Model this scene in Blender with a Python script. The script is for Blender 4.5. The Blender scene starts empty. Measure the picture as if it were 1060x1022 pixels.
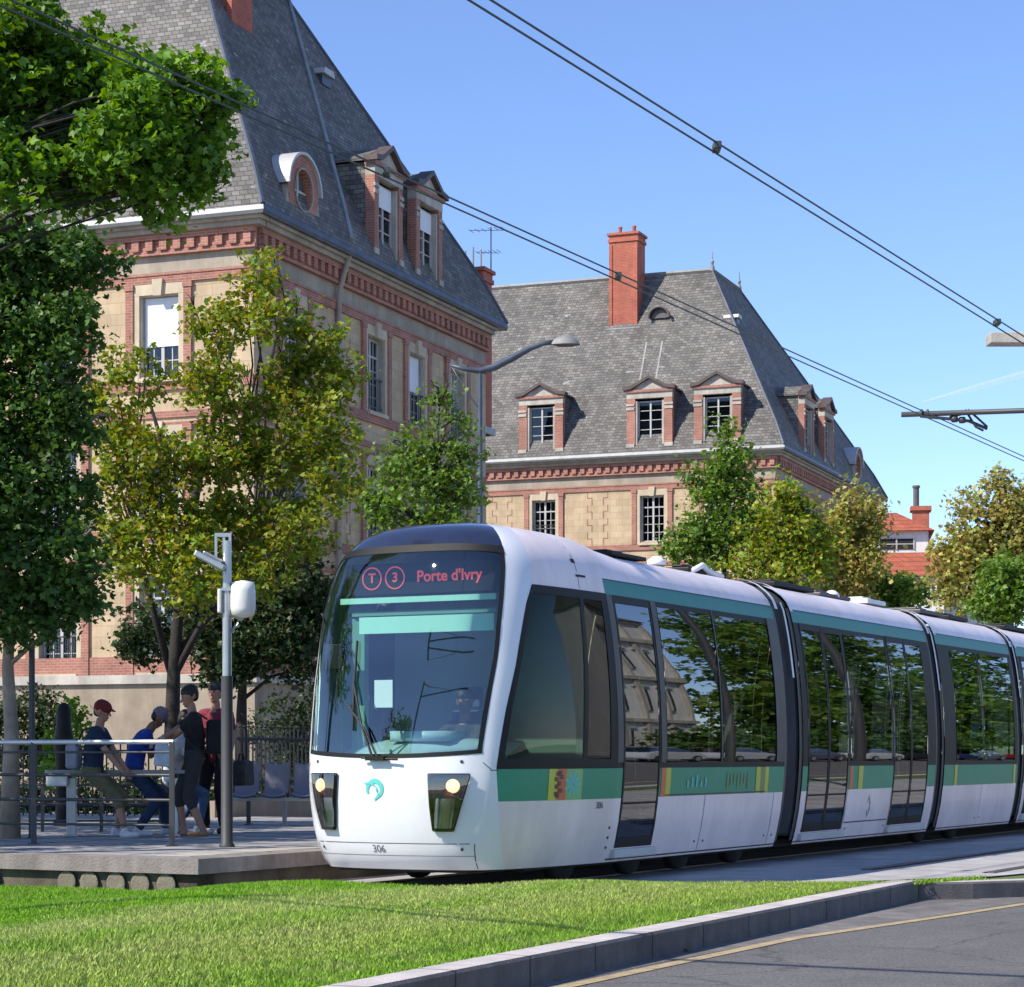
import bpy, bmesh, math, random
import numpy as np
from mathutils import Vector, Matrix
R = math.radians
random.seed(7)
SC = bpy.context.scene
COL = SC.collection

# ------------------------------------------------------------------ camera, sky, sun, exposure
cam_d = bpy.data.cameras.new('camera')
cam_d.sensor_fit = 'HORIZONTAL'; cam_d.sensor_width = 36.0
cam_d.lens = 36.0 * 2310 / 1060
cam_d.shift_y = 273.0 / 1060
cam_d.clip_start = 0.3; cam_d.clip_end = 9000
cam = bpy.data.objects.new('camera', cam_d); COL.objects.link(cam)
cam.location = (0, 0, 1.25); cam.rotation_euler = (R(90), 0, 0)
SC.camera = cam

SUN_H = Vector((-0.858, -0.513, 0)).normalized(); SUN_E = R(43)
SUN = Vector((SUN_H.x * math.cos(SUN_E), SUN_H.y * math.cos(SUN_E), math.sin(SUN_E)))
world = bpy.data.worlds.new("World"); SC.world = world; world.use_nodes = True
wn = world.node_tree; wn.nodes.clear()
sky = wn.nodes.new('ShaderNodeTexSky'); sky.sky_type = 'NISHITA'; sky.sun_disc = False
sky.sun_elevation = SUN_E
sky.sun_rotation = math.atan2(SUN_H.x, SUN_H.y)
sky.altitude = 0; sky.air_density = 0.8; sky.dust_density = 0.0; sky.ozone_density = 5.0
bg = wn.nodes.new('ShaderNodeBackground'); bg.inputs['Strength'].default_value = 0.145
wo = wn.nodes.new('ShaderNodeOutputWorld')
mulc = wn.nodes.new('ShaderNodeMix'); mulc.data_type = 'RGBA'; mulc.blend_type = 'MULTIPLY'; mulc.inputs[0].default_value = 1; mulc.inputs[7].default_value = (1.04, 0.995, 1.07, 1)
wn.links.new(sky.outputs[0], mulc.inputs[6]); wn.links.new(mulc.outputs[2], bg.inputs[0]); wn.links.new(bg.outputs[0], wo.inputs[0])
sd = bpy.data.lights.new('sun', 'SUN'); sd.energy = 4.2; sd.angle = R(0.5); sd.color = (1.0, 0.93, 0.82)
so = bpy.data.objects.new('sun', sd); COL.objects.link(so)
so.rotation_euler = SUN.to_track_quat('Z', 'Y').to_euler(); so.location = SUN * 60
SC.view_settings.view_transform = 'Standard'; SC.view_settings.look = 'None'
SC.view_settings.exposure = 0.62; SC.view_settings.gamma = 1.0
SC.cycles.max_bounces = 8; SC.cycles.transparent_max_bounces = 16

# ------------------------------------------------------------------ helpers
F = 2310.0
def at(px, py, Y):                     # point seen at a pixel of the 1060 x 1022 photograph, Y metres away
    return Vector(((px - 530) / F * Y, Y, 1.25 + (784 - py) / F * Y))

def tag(o, label=None, cat=None, group=None, kind=None):
    if label: o['label'] = label
    if cat: o['category'] = cat
    if group: o['group'] = group
    if kind: o['kind'] = kind
    return o
def empty(name, loc, rz=0, label=None, cat=None, group=None):
    o = bpy.data.objects.new(name, None); COL.objects.link(o)
    o.empty_display_size = 0.2
    o.location = loc; o.rotation_euler = (0, 0, rz)
    return tag(o, label, cat, group)
def kids(o): return [c for c in list(COL.objects) if c.parent == o]
def copy_tree(o, parent=None, label=None):
    c = o.copy(); COL.objects.link(c); c.parent = parent
    if label: c['label'] = label
    for ch in kids(o): copy_tree(ch, c)
    return c

class MB:
    def __init__(s): s.v = []; s.f = []; s.m = []
    def add(s, vs, fs, mi=0):
        o = len(s.v); s.v += [tuple(v) for v in vs]
        for k, f in enumerate(fs):
            s.f.append(tuple(i + o for i in f)); s.m.append(mi)
        return s
    def box(s, x0, x1, y0, y1, z0, z1, mi=0, T=None):
        vs = [(x, y, z) for z in (z0, z1) for y in (y0, y1) for x in (x0, x1)]
        if T: vs = [T(Vector(v)) for v in vs]
        return s.add(vs, [(0, 2, 3, 1), (4, 5, 7, 6), (0, 1, 5, 4), (2, 6, 7, 3), (0, 4, 6, 2), (1, 3, 7, 5)], mi)
    def tube(s, pts, r, n=8, mi=0, flat=1.0):
        pts = [Vector(p) for p in pts]
        rs = r if isinstance(r, (list, tuple)) else [r] * len(pts)
        o = len(s.v); prev = None
        for i, p in enumerate(pts):
            t = (pts[min(i + 1, len(pts) - 1)] - pts[max(i - 1, 0)]).normalized()
            if prev is None:
                a = Vector((0, 0, 1)) if abs(t.z) < 0.9 else Vector((1, 0, 0))
                x = t.cross(a).normalized()
            else:
                x = (prev - t * prev.dot(t)).normalized()
            y = t.cross(x); prev = x
            for k in range(n):
                an = 2 * math.pi * k / n
                s.v.append(tuple(p + (x * math.cos(an) + y * math.sin(an) * flat) * rs[i]))
        for i in range(len(pts) - 1):
            for k in range(n):
                k2 = (k + 1) % n
                s.f.append((o + i * n + k, o + i * n + k2, o + (i + 1) * n + k2, o + (i + 1) * n + k)); s.m.append(mi)
        s.f.append(tuple(o + k for k in reversed(range(n)))); s.m.append(mi)
        s.f.append(tuple(o + (len(pts) - 1) * n + k for k in range(n))); s.m.append(mi)
        return s
    def lathe(s, prof, c=(0, 0, 0), n=16, mi=0, T=None, ph=0):
        o = len(s.v)
        for (r, z) in prof:
            for k in range(n):
                an = 2 * math.pi * k / n + ph
                v = Vector((c[0] + r * math.cos(an), c[1] + r * math.sin(an), c[2] + z))
                s.v.append(tuple(T(v)) if T else tuple(v))
        for i in range(len(prof) - 1):
            for k in range(n):
                k2 = (k + 1) % n
                s.f.append((o + i * n + k, o + i * n + k2, o + (i + 1) * n + k2, o + (i + 1) * n + k)); s.m.append(mi)
        s.f.append(tuple(o + k for k in reversed(range(n)))); s.m.append(mi)
        s.f.append(tuple(o + (len(prof) - 1) * n + k for k in range(n))); s.m.append(mi)
        return s
    def prism(s, poly, y0, y1, mi=0, T=None):       # poly in (x, z), extruded along y
        n = len(poly)
        vs = [Vector((x, y0, z)) for x, z in poly] + [Vector((x, y1, z)) for x, z in poly]
        if T: vs = [T(v) for v in vs]
        fs = [tuple(range(n)), tuple(reversed(range(n, 2 * n)))]
        fs += [(i, n + i, n + (i + 1) % n, (i + 1) % n) for i in range(n)]
        return s.add(vs, fs, mi)
    def grid(s, rows, mi=0):
        o = len(s.v); w = len(rows[0])
        for r in rows: s.v += [tuple(p) for p in r]
        for i in range(len(rows) - 1):
            for j in range(w - 1):
                s.f.append((o + i * w + j, o + i * w + j + 1, o + (i + 1) * w + j + 1, o + (i + 1) * w + j)); s.m.append(mi)
        return s
    def build(s, name, mats, parent=None, smooth=False, bevel=0, recalc=True, merge=0, ang=None):
        me = bpy.data.meshes.new(name); me.from_pydata(s.v, [], s.f)
        if not isinstance(mats, (list, tuple)): mats = [mats]
        for m in mats: me.materials.append(m)
        me.polygons.foreach_set('material_index', s.m)
        if recalc or merge:
            bm = bmesh.new(); bm.from_mesh(me)
            if merge: bmesh.ops.remove_doubles(bm, verts=bm.verts, dist=merge)
            if recalc: bmesh.ops.recalc_face_normals(bm, faces=bm.faces)
            bm.to_mesh(me); bm.free()
        if smooth: me.polygons.foreach_set('use_smooth', [True] * len(me.polygons))
        if ang: me.set_sharp_from_angle(angle=R(ang))
        me.update()
        o = bpy.data.objects.new(name, me); COL.objects.link(o); o.parent = parent
        if bevel:
            b = o.modifiers.new('bevel', 'BEVEL'); b.width = bevel; b.segments = 2; b.limit_method = 'ANGLE'
        return o

def text_obj(name, s, size, m, parent, T, ext=0.002, align='CENTER', bold=0.0, sx=1.0):
    cu = bpy.data.curves.new(name, 'FONT'); cu.body = s; cu.size = size; cu.extrude = ext
    cu.align_x = align; cu.align_y = 'CENTER'; cu.offset = bold
    tmp = bpy.data.objects.new('tmp', cu); COL.objects.link(tmp)
    dg = bpy.context.evaluated_depsgraph_get()
    me = bpy.data.meshes.new_from_object(tmp.evaluated_get(dg))
    for v in me.vertices: v.co = T(Vector((v.co.x * sx, v.co.y, v.co.z)))
    bpy.data.objects.remove(tmp)
    me.name = name; me.materials.clear(); me.materials.append(m)
    o = bpy.data.objects.new(name, me); COL.objects.link(o); o.parent = parent
    return o

# ------------------------------------------------------------------ materials
def nt(name):
    m = bpy.data.materials.new(name); m.use_nodes = True
    t = m.node_tree; p = t.nodes['Principled BSDF']
    return m, t, p
def node(t, typ, **kw):
    n = t.nodes.new(typ)
    for k, v in kw.items():
        if k in n.inputs: n.inputs[k].default_value = v
        else: setattr(n, k, v)
    return n
def c4(c): return (c[0], c[1], c[2], 1)
def M(name, col, rough=0.6, metal=0.0, var=0.12, scale=3.0, bump=0.0, bscale=None, spec=0.5, coat=0.0, stain=0.0):
    m, t, p = nt(name)
    p.inputs['Roughness'].default_value = rough; p.inputs['Metallic'].default_value = metal
    p.inputs['Specular IOR Level'].default_value = spec
    p.inputs['Coat Weight'].default_value = coat; p.inputs['Coat Roughness'].default_value = 0.05
    tc = node(t, 'ShaderNodeTexCoord'); nz = node(t, 'ShaderNodeTexNoise', Scale=scale, Detail=8.0, Roughness=0.65)
    t.links.new(tc.outputs['Object'], nz.inputs['Vector'])
    cr = node(t, 'ShaderNodeValToRGB')
    cr.color_ramp.elements[0].position = 0.3; cr.color_ramp.elements[1].position = 0.7
    cr.color_ramp.elements[0].color = c4([x * (1 - var) for x in col])
    cr.color_ramp.elements[1].color = c4([min(1, x * (1 + var)) for x in col])
    t.links.new(nz.outputs['Fac'], cr.inputs['Fac'])
    last = cr.outputs['Color']
    if stain:
        mp = node(t, 'ShaderNodeMapping'); mp.inputs['Scale'].default_value = (1.0, 1.0, 0.25)
        t.links.new(tc.outputs['Object'], mp.inputs['Vector'])
        n2 = node(t, 'ShaderNodeTexNoise', Scale=1.3, Detail=10.0, Roughness=0.7)
        t.links.new(mp.outputs[0], n2.inputs['Vector'])
        r2 = node(t, 'ShaderNodeValToRGB'); r2.color_ramp.elements[0].position = 0.42; r2.color_ramp.elements[1].position = 0.62
        r2.color_ramp.elements[0].color = (1 - stain,) * 3 + (1,); r2.color_ramp.elements[1].color = (1, 1, 1, 1)
        t.links.new(n2.outputs['Fac'], r2.inputs['Fac'])
        mx = node(t, 'ShaderNodeMix', data_type='RGBA', blend_type='MULTIPLY'); mx.inputs[0].default_value = 1
        t.links.new(last, mx.inputs[6]); t.links.new(r2.outputs[0], mx.inputs[7]); last = mx.outputs[2]
    t.links.new(last, p.inputs['Base Color'])
    if bump:
        nb = node(t, 'ShaderNodeTexNoise', Scale=bscale or scale * 8, Detail=6.0)
        t.links.new(tc.outputs['Object'], nb.inputs['Vector'])
        b = node(t, 'ShaderNodeBump', Strength=bump, Distance=0.02)
        t.links.new(nb.outputs['Fac'], b.inputs['Height']); t.links.new(b.outputs[0], p.inputs['Normal'])
    return m
def brick_mat(name, c1, c2, mortar, bw, bh, ms, rough=0.85, noise=0.3, bump=0.4, zs=1.0, nscale=1.2, bias=0.0, streak=0.0, patch=None):
    m, t, p = nt(name)
    p.inputs['Roughness'].default_value = rough
    tc = node(t, 'ShaderNodeTexCoord'); sx = node(t, 'ShaderNodeSeparateXYZ'); t.links.new(tc.outputs['Object'], sx.inputs[0])
    ad = node(t, 'ShaderNodeMath', operation='ADD'); t.links.new(sx.outputs[0], ad.inputs[0]); t.links.new(sx.outputs[1], ad.inputs[1])
    mz = node(t, 'ShaderNodeMath', operation='MULTIPLY'); t.links.new(sx.outputs[2], mz.inputs[0]); mz.inputs[1].default_value = zs
    cb = node(t, 'ShaderNodeCombineXYZ'); t.links.new(ad.outputs[0], cb.inputs[0]); t.links.new(mz.outputs[0], cb.inputs[1])
    br = node(t, 'ShaderNodeTexBrick'); br.inputs['Scale'].default_value = 1.0
    br.inputs['Color1'].default_value = c4(c1); br.inputs['Color2'].default_value = c4(c2); br.inputs['Mortar'].default_value = c4(mortar)
    br.inputs['Brick Width'].default_value = bw; br.inputs['Row Height'].default_value = bh
    br.inputs['Mortar Size'].default_value = ms; br.inputs['Bias'].default_value = bias; br.inputs['Mortar Smooth'].default_value = 0.3
    t.links.new(cb.outputs[0], br.inputs['Vector'])
    nz = node(t, 'ShaderNodeTexNoise', Scale=nscale, Detail=10.0, Roughness=0.7); t.links.new(tc.outputs['Object'], nz.inputs['Vector'])
    rp = node(t, 'ShaderNodeValToRGB'); rp.color_ramp.elements[0].position = 0.3; rp.color_ramp.elements[1].position = 0.72
    rp.color_ramp.elements[0].color = (1 - noise,) * 3 + (1,); rp.color_ramp.elements[1].color = (1 + noise * 0.4,) * 3 + (1,)
    t.links.new(nz.outputs['Fac'], rp.inputs['Fac'])
    mx = node(t, 'ShaderNodeMix', data_type='RGBA', blend_type='MULTIPLY'); mx.inputs[0].default_value = 1
    t.links.new(br.outputs['Color'], mx.inputs[6]); t.links.new(rp.outputs[0], mx.inputs[7])
    last = mx.outputs[2]
    if streak:
        mp = node(t, 'ShaderNodeMapping'); mp.inputs['Scale'].default_value = (1.6, 1.6, 0.16); t.links.new(tc.outputs['Object'], mp.inputs['Vector'])
        n2 = node(t, 'ShaderNodeTexNoise', Scale=1.0, Detail=12.0, Roughness=0.75); t.links.new(mp.outputs[0], n2.inputs['Vector'])
        r2 = node(t, 'ShaderNodeValToRGB'); r2.color_ramp.elements[0].position = 0.36; r2.color_ramp.elements[1].position = 0.58
        r2.color_ramp.elements[0].color = (1 - streak,) * 3 + (1,); r2.color_ramp.elements[1].color = (1, 1, 1, 1); t.links.new(n2.outputs['Fac'], r2.inputs['Fac'])
        m2 = node(t, 'ShaderNodeMix', data_type='RGBA', blend_type='MULTIPLY'); m2.inputs[0].default_value = 1
        t.links.new(last, m2.inputs[6]); t.links.new(r2.outputs[0], m2.inputs[7]); last = m2.outputs[2]
    if patch:
        mp = node(t, 'ShaderNodeMapping'); mp.inputs['Scale'].default_value = (1.0, 1.0, 2.2); t.links.new(tc.outputs['Object'], mp.inputs['Vector'])
        n3 = node(t, 'ShaderNodeTexNoise', Scale=1.6, Detail=4.0, Roughness=0.6); t.links.new(mp.outputs[0], n3.inputs['Vector'])
        r3 = node(t, 'ShaderNodeValToRGB'); r3.color_ramp.elements[0].position = 0.66; r3.color_ramp.elements[1].position = 0.70
        r3.color_ramp.elements[0].color = (0, 0, 0, 1); r3.color_ramp.elements[1].color = (.8, .8, .8, 1); t.links.new(n3.outputs['Fac'], r3.inputs['Fac'])
        m3 = node(t, 'ShaderNodeMix', data_type='RGBA'); t.links.new(r3.outputs[0], m3.inputs[0]); t.links.new(last, m3.inputs[6]); m3.inputs[7].default_value = c4(patch); last = m3.outputs[2]
    t.links.new(last, p.inputs['Base Color'])
    b = node(t, 'ShaderNodeBump', Strength=bump, Distance=0.02); b.invert = True
    t.links.new(br.outputs['Fac'], b.inputs['Height']); t.links.new(b.outputs[0], p.inputs['Normal'])
    return m
def glass_mat(name, tint, refl=0.12, rough=0.01, ior=1.5):
    m, t, p = nt(name); t.nodes.remove(p)
    out = t.nodes['Material Output']
    tr = node(t, 'ShaderNodeBsdfTransparent', Color=c4(tint)); gl = node(t, 'ShaderNodeBsdfGlossy', Roughness=rough)
    fr = node(t, 'ShaderNodeFresnel', IOR=ior); ma = node(t, 'ShaderNodeMath', operation='ADD'); ma.inputs[1].default_value = refl; ma.use_clamp = True
    t.links.new(fr.outputs[0], ma.inputs[0])
    mx = node(t, 'ShaderNodeMixShader'); t.links.new(ma.outputs[0], mx.inputs[0]); t.links.new(tr.outputs[0], mx.inputs[1]); t.links.new(gl.outputs[0], mx.inputs[2])
    t.links.new(mx.outputs[0], out.inputs['Surface'])
    return m
def emit_mat(name, col, strength, base=None):
    m, t, p = nt(name)
    p.inputs['Base Color'].default_value = c4(base or col); p.inputs['Emission Color'].default_value = c4(col)
    p.inputs['Emission Strength'].default_value = strength
    return m
def leaf_mat(name, cols, trans=0.35, rough=0.5):
    m, t, p = nt(name); out = t.nodes['Material Output']
    geo = node(t, 'ShaderNodeNewGeometry'); cr = node(t, 'ShaderNodeValToRGB')
    els = cr.color_ramp.elements
    while len(els) < len(cols): els.new(0.5)
    for i, c in enumerate(cols):
        els[i].position = i / (len(cols) - 1); els[i].color = c4(c)
    t.links.new(geo.outputs['Random Per Island'], cr.inputs['Fac'])
    tc = node(t, 'ShaderNodeTexCoord'); nz = node(t, 'ShaderNodeTexNoise', Scale=0.9, Detail=3.0); t.links.new(tc.outputs['Object'], nz.inputs['Vector'])
    hs = node(t, 'ShaderNodeHueSaturation'); mr = node(t, 'ShaderNodeMapRange'); mr.inputs[1].default_value = 0.3; mr.inputs[2].default_value = 0.7
    mr.inputs[3].default_value = 0.75; mr.inputs[4].default_value = 1.25
    t.links.new(nz.outputs['Fac'], mr.inputs[0]); t.links.new(mr.outputs[0], hs.inputs['Value']); t.links.new(cr.outputs[0], hs.inputs['Color'])
    t.links.new(hs.outputs[0], p.inputs['Base Color']); p.inputs['Roughness'].default_value = rough
    p.inputs['Specular IOR Level'].default_value = 0.35
    tl = node(t, 'ShaderNodeBsdfTranslucent'); hs2 = node(t, 'ShaderNodeHueSaturation', Hue=0.48, Saturation=1.15, Value=1.5)
    t.links.new(hs.outputs[0], hs2.inputs['Color']); t.links.new(hs2.outputs[0], tl.inputs['Color'])
    mx = node(t, 'ShaderNodeMixShader'); mx.inputs[0].default_value = trans
    t.links.new(p.outputs[0], mx.inputs[1]); t.links.new(tl.outputs[0], mx.inputs[2]); t.links.new(mx.outputs[0], out.inputs['Surface'])
    return m

m_stone = brick_mat('wall_stone', (0.60, 0.455, 0.285), (0.53, 0.395, 0.24), (0.40, 0.30, 0.19), 0.62, 0.30, 0.008, noise=0.22, bump=0.25, streak=0.22)
m_plinth = M('plinth_render', (0.36, 0.29, 0.21), 0.9, var=0.12, scale=2, bump=0.3, stain=0.25)
m_ledge = M('pale_dressed_stone', (0.50, 0.46, 0.39), 0.85, var=0.12, scale=3, bump=0.2, stain=0.3)
m_frieze = M('weathered_stone', (0.40, 0.34, 0.26), 0.88, var=0.14, scale=2, bump=0.2, stain=0.28)
m_brick = brick_mat('red_brick', (0.45, 0.185, 0.125), (0.37, 0.14, 0.095), (0.46, 0.30, 0.24), 0.22, 0.075, 0.010, noise=0.35, bump=0.3, streak=0.2)
m_chim = brick_mat('chimney_brick', (0.50, 0.12, 0.065), (0.40, 0.09, 0.05), (0.42, 0.20, 0.14), 0.22, 0.075, 0.010, noise=0.35, bump=0.3)
m_slate = brick_mat('roof_slate', (0.12, 0.11, 0.098), (0.235, 0.218, 0.195), (0.06, 0.06, 0.06), 0.24, 0.14, 0.012, rough=0.75, noise=0.4, bump=0.6, nscale=0.7, streak=0.25, patch=(0.36, 0.355, 0.34))
m_slate2 = m_slate
m_zinc = M('zinc_sheet', (0.30, 0.31, 0.305), 0.55, 0.2, var=0.2, scale=2, bump=0.15)
m_zincd = M('dark_zinc', (0.07, 0.085, 0.11), 0.45, 0.3, var=0.3, scale=2)
m_zincl = M('pale_zinc', (0.45, 0.45, 0.44), 0.5, 0.1, var=0.12, scale=2)
m_wframe = M('window_paint', (0.45, 0.44, 0.42), 0.6, var=0.1)
m_wdark = M('dark_window_paint', (0.10, 0.09, 0.085), 0.6, var=0.2)
m_blind = M('roller_blind', (0.72, 0.73, 0.76), 0.8, var=0.05)
m_curtain = M('curtain_cloth', (0.22, 0.20, 0.18), 0.95, var=0.3, scale=6)
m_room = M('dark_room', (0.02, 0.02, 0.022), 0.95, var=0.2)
m_pane = glass_mat('window_glass', (0.55, 0.6, 0.62), 0.02)
m_dress = M('dressed_beige_stone', (0.58, 0.48, 0.34), 0.85, var=0.12, scale=3, bump=0.2, stain=0.2)
m_iron = M('black_iron', (0.03, 0.03, 0.034), 0.5, 0.3, var=0.2)
m_pipe = M('painted_downpipe', (0.33, 0.28, 0.22), 0.7, var=0.15)
m_zincm = M('aged_lead', (0.22, 0.22, 0.21), 0.6, 0.2, var=0.25)
# ------------------------------------------------------------------ the two brick and stone buildings
BT = math.atan2(1430 - 530, F)
BE = Vector((math.cos(BT), -math.sin(BT), 0)); BD = Vector((math.sin(BT), math.cos(BT), 0))
EZ = 15.55; RH = 9.35; RA = 4.8; OV = 0.55

def to_local(O, p):
    d = Vector(p) - O; return Vector((d.dot(BE), d.dot(BD), p[2]))

def rise(s): return RH * (0.07 * min(1, s / .10) * .35 + s * (1 - .0245)) if s < .10 else RH * (.0245 + s * (1 - .0245))

class Face:
    """a: metres along the facade (to the right seen from outside), b: metres out of the wall"""
    def __init__(s, kind): s.k = kind
    def __call__(s, a, b, z): return Vector((a, -b, z)) if s.k == 'front' else Vector((b, a, z))
    def box(s, mb, a0, a1, b0, b1, z0, z1, mi=0):
        if s.k == 'front': mb.box(a0, a1, -b1, -b0, z0, z1, mi)
        else: mb.box(b0, b1, a0, a1, z0, z1, mi)
    def prism(s, mb, poly, b0, b1, mi=0):
        n = len(poly)
        vs = [s(a, b0, z) for a, z in poly] + [s(a, b1, z) for a, z in poly]
        mb.add(vs, [tuple(range(n)), tuple(reversed(range(n, 2 * n)))] + [(i, n + i, n + (i + 1) % n, (i + 1) % n) for i in range(n)], mi)

def wall_with_holes(mb, F_, a0, a1, z0, z1, holes, depth=.34, mi=0, mir=1):
    as_ = sorted(set([a0, a1] + [h[0] for h in holes] + [h[1] for h in holes]))
    zs = sorted(set([z0, z1] + [h[2] for h in holes] + [h[3] for h in holes]))
    for i in range(len(as_) - 1):
        for j in range(len(zs) - 1):
            am = (as_[i] + as_[i + 1]) / 2; zm = (zs[j] + zs[j + 1]) / 2
            if any(h[0] < am < h[1] and h[2] < zm < h[3] for h in holes): continue
            mb.add([F_(as_[i], 0, zs[j]), F_(as_[i + 1], 0, zs[j]), F_(as_[i + 1], 0, zs[j + 1]), F_(as_[i], 0, zs[j + 1])], [(0, 1, 2, 3)], mi)
    for (p, q, r, t) in holes:
        for (x0, x1, y0, y1) in ((p, p, r, t), (q, q, r, t)):
            mb.add([F_(x0, 0, y0), F_(x0, -depth, y0), F_(x0, -depth, y1), F_(x0, 0, y1)], [(0, 1, 2, 3)], mir)
        for y in (r, t):
            mb.add([F_(p, 0, y), F_(q, 0, y), F_(q, -depth, y), F_(p, -depth, y)], [(0, 1, 2, 3)], mir)

def window_unit(F_, p, q, r, t, parent, style='grid', blind=None, b=-.24, guard=False, dark=False, curtain=False):
    """a casement window in the opening p..q, r..t"""
    w = MB(); f = .06
    F_.box(w, p, p + f, b, b + .06, r, t); F_.box(w, q - f, q, b, b + .06, r, t)
    F_.box(w, p + f, q - f, b, b + .06, r, r + f); F_.box(w, p + f, q - f, b, b + .06, t - f, t)
    m = (p + q) / 2
    F_.box(w, m - .045, m + .045, b, b + .065, r + f, t - f)
    zt = r + (t - r) * .76
    F_.box(w, p + f, m - .045, b, b + .062, zt - .03, zt + .03); F_.box(w, m + .045, q - f, b, b + .062, zt - .03, zt + .03)
    if style == 'grid':
        for k in range(1, 4):
            z = r + f + (zt - .03 - r - f) * k / 4
            F_.box(w, p + f, m - .045, b + .01, b + .045, z - .014, z + .014); F_.box(w, m + .045, q - f, b + .01, b + .045, z - .014, z + .014)
        for c in ((p + f + m - .045) / 2, (q - f + m + .045) / 2):
            F_.box(w, c - .014, c + .014, b + .012, b + .043, r + f, t - f)
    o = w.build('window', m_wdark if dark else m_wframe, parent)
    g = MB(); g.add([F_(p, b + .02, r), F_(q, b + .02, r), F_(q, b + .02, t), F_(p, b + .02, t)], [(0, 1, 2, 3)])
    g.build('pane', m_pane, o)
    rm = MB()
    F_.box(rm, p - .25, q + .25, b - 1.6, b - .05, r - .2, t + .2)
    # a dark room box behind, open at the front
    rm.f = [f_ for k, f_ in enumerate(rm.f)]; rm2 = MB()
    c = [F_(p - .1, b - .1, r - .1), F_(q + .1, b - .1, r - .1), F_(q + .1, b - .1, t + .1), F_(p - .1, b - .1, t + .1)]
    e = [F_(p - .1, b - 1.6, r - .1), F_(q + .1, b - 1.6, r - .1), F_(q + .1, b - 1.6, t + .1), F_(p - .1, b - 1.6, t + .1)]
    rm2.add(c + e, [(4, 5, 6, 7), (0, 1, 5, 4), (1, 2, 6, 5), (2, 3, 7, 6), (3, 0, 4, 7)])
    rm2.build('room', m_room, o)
    if blind:
        bl = MB(); F_.box(bl, p + f, q - f, b + .07, b + .09, t - (t - r) * blind, t - f * .5); bl.build('blind', m_blind, o)
    if curtain:
        cu = MB()
        for (c0, c1) in ((p + f, p + f + (q - p) * .24), (q - f - (q - p) * .24, q - f)):
            n = 10
            cu.grid([[F_(c0 + (c1 - c0) * k / n, b - .09 + .03 * math.sin(k * 2.1), z) for k in range(n + 1)] for z in (r + .03, t - .03)])
        cu.build('curtain', m_curtain, o)
    if guard:
        gd = MB(); F_.box(gd, p + .01, q - .01, -.06, -.03, r + .95, r + .99); F_.box(gd, p + .01, q - .01, -.06, -.03, r + .10, r + .13)
        n = int((q - p) / .13)
        for k in range(1, n): 
            a = p + (q - p) * k / n; F_.box(gd, a - .009, a + .009, -.054, -.036, r + .13, r + .95)
        gd.build('window_guard', m_iron, o)
    return o

def dormer(F_, ac, parent, wd=2.25, ww=1.42, zt=19.15, z0=15.60, dark=True, setback=.44, depth=3.4, blind=None):
    """brick dormer with a stone band, a small pediment and a slated top running back into the roof"""
    h = wd / 2; hw = ww / 2; zw0, zw1 = z0 + .22, zt - 1.10
    d = MB(); b1 = setback
    F_.box(d, ac - h, ac - hw, b1 - .30, b1, z0, zw1 + .12, 0); F_.box(d, ac + hw, ac + h, b1 - .30, b1, z0, zw1 + .12, 0)
    F_.box(d, ac - hw, ac + hw, b1 - .30, b1, z0, zw0, 0)
    for s in (-1, 1):   # stone jambs, cheeks, blocks
        x0, x1 = sorted((ac + s * hw, ac + s * (hw - .10)))
        F_.box(d, x0, x1, b1 - .28, b1 - .04, zw0, zw1, 1)
        x0, x1 = sorted((ac + s * (h - .02), ac + s * (h - .20)))
        F_.box(d, x0, x1, b1 - depth, b1 - .30, z0, zw1 + .5, 3)
        for (za, zb) in ((zw0 + .05, zw0 + .22), (zw1 - .42, zw1 - .30), (zw1 - .22, zw1 - .12)):
            x0, x1 = sorted((ac + s * (hw + .03), ac + s * (h + .03)))
            F_.box(d, x0, x1, b1 - .02, b1 + .035, za, zb, 1)
    F_.box(d, ac - h, ac + h, b1 - .30, b1 + .012, zw1 + .12, zw1 + .40, 1)      # lintel
    F_.box(d, ac - h - .06, ac + h + .06, b1 - .30, b1 + .08, zw1 + .40, zw1 + .52, 0)
    F_.prism(d, [(ac - h, zw1 + .52), (ac + h, zw1 + .52), (ac, zt - .08)], b1 - .28, b1 - .02, 1)
    # pediment mouldings
    for s in (-1, 1):
        pts = [(ac + s * (h + .16), zw1 + .50), (ac + s * (h - .25), zw1 + .56), (ac, zt - .06), (ac, zt + .08), (ac + s * (h - .25), zw1 + .72), (ac + s * (h + .16), zw1 + .66)]
        F_.prism(d, pts, b1 - .30, b1 + .16, 2)
        top = [(ac + s * (h + .10), zw1 + .52), (ac, zt - .04), (ac, zt + .03), (ac + s * (h + .10), zw1 + .60)]
        F_.prism(d, top, b1 - depth, b1 - .30, 3)
    o = d.build('dormer', [m_brick, m_ledge, m_wdark2, m_slate], parent)
    wv = MB(); hole = F_
    window_unit_sub(F_, ac - hw + .10, ac + hw - .10, zw0, zw1, o, b1, dark, blind)
    return o
m_wdark2 = M('lead_capping', (0.09, 0.065, 0.06), 0.6, 0.1, var=0.3)
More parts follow.
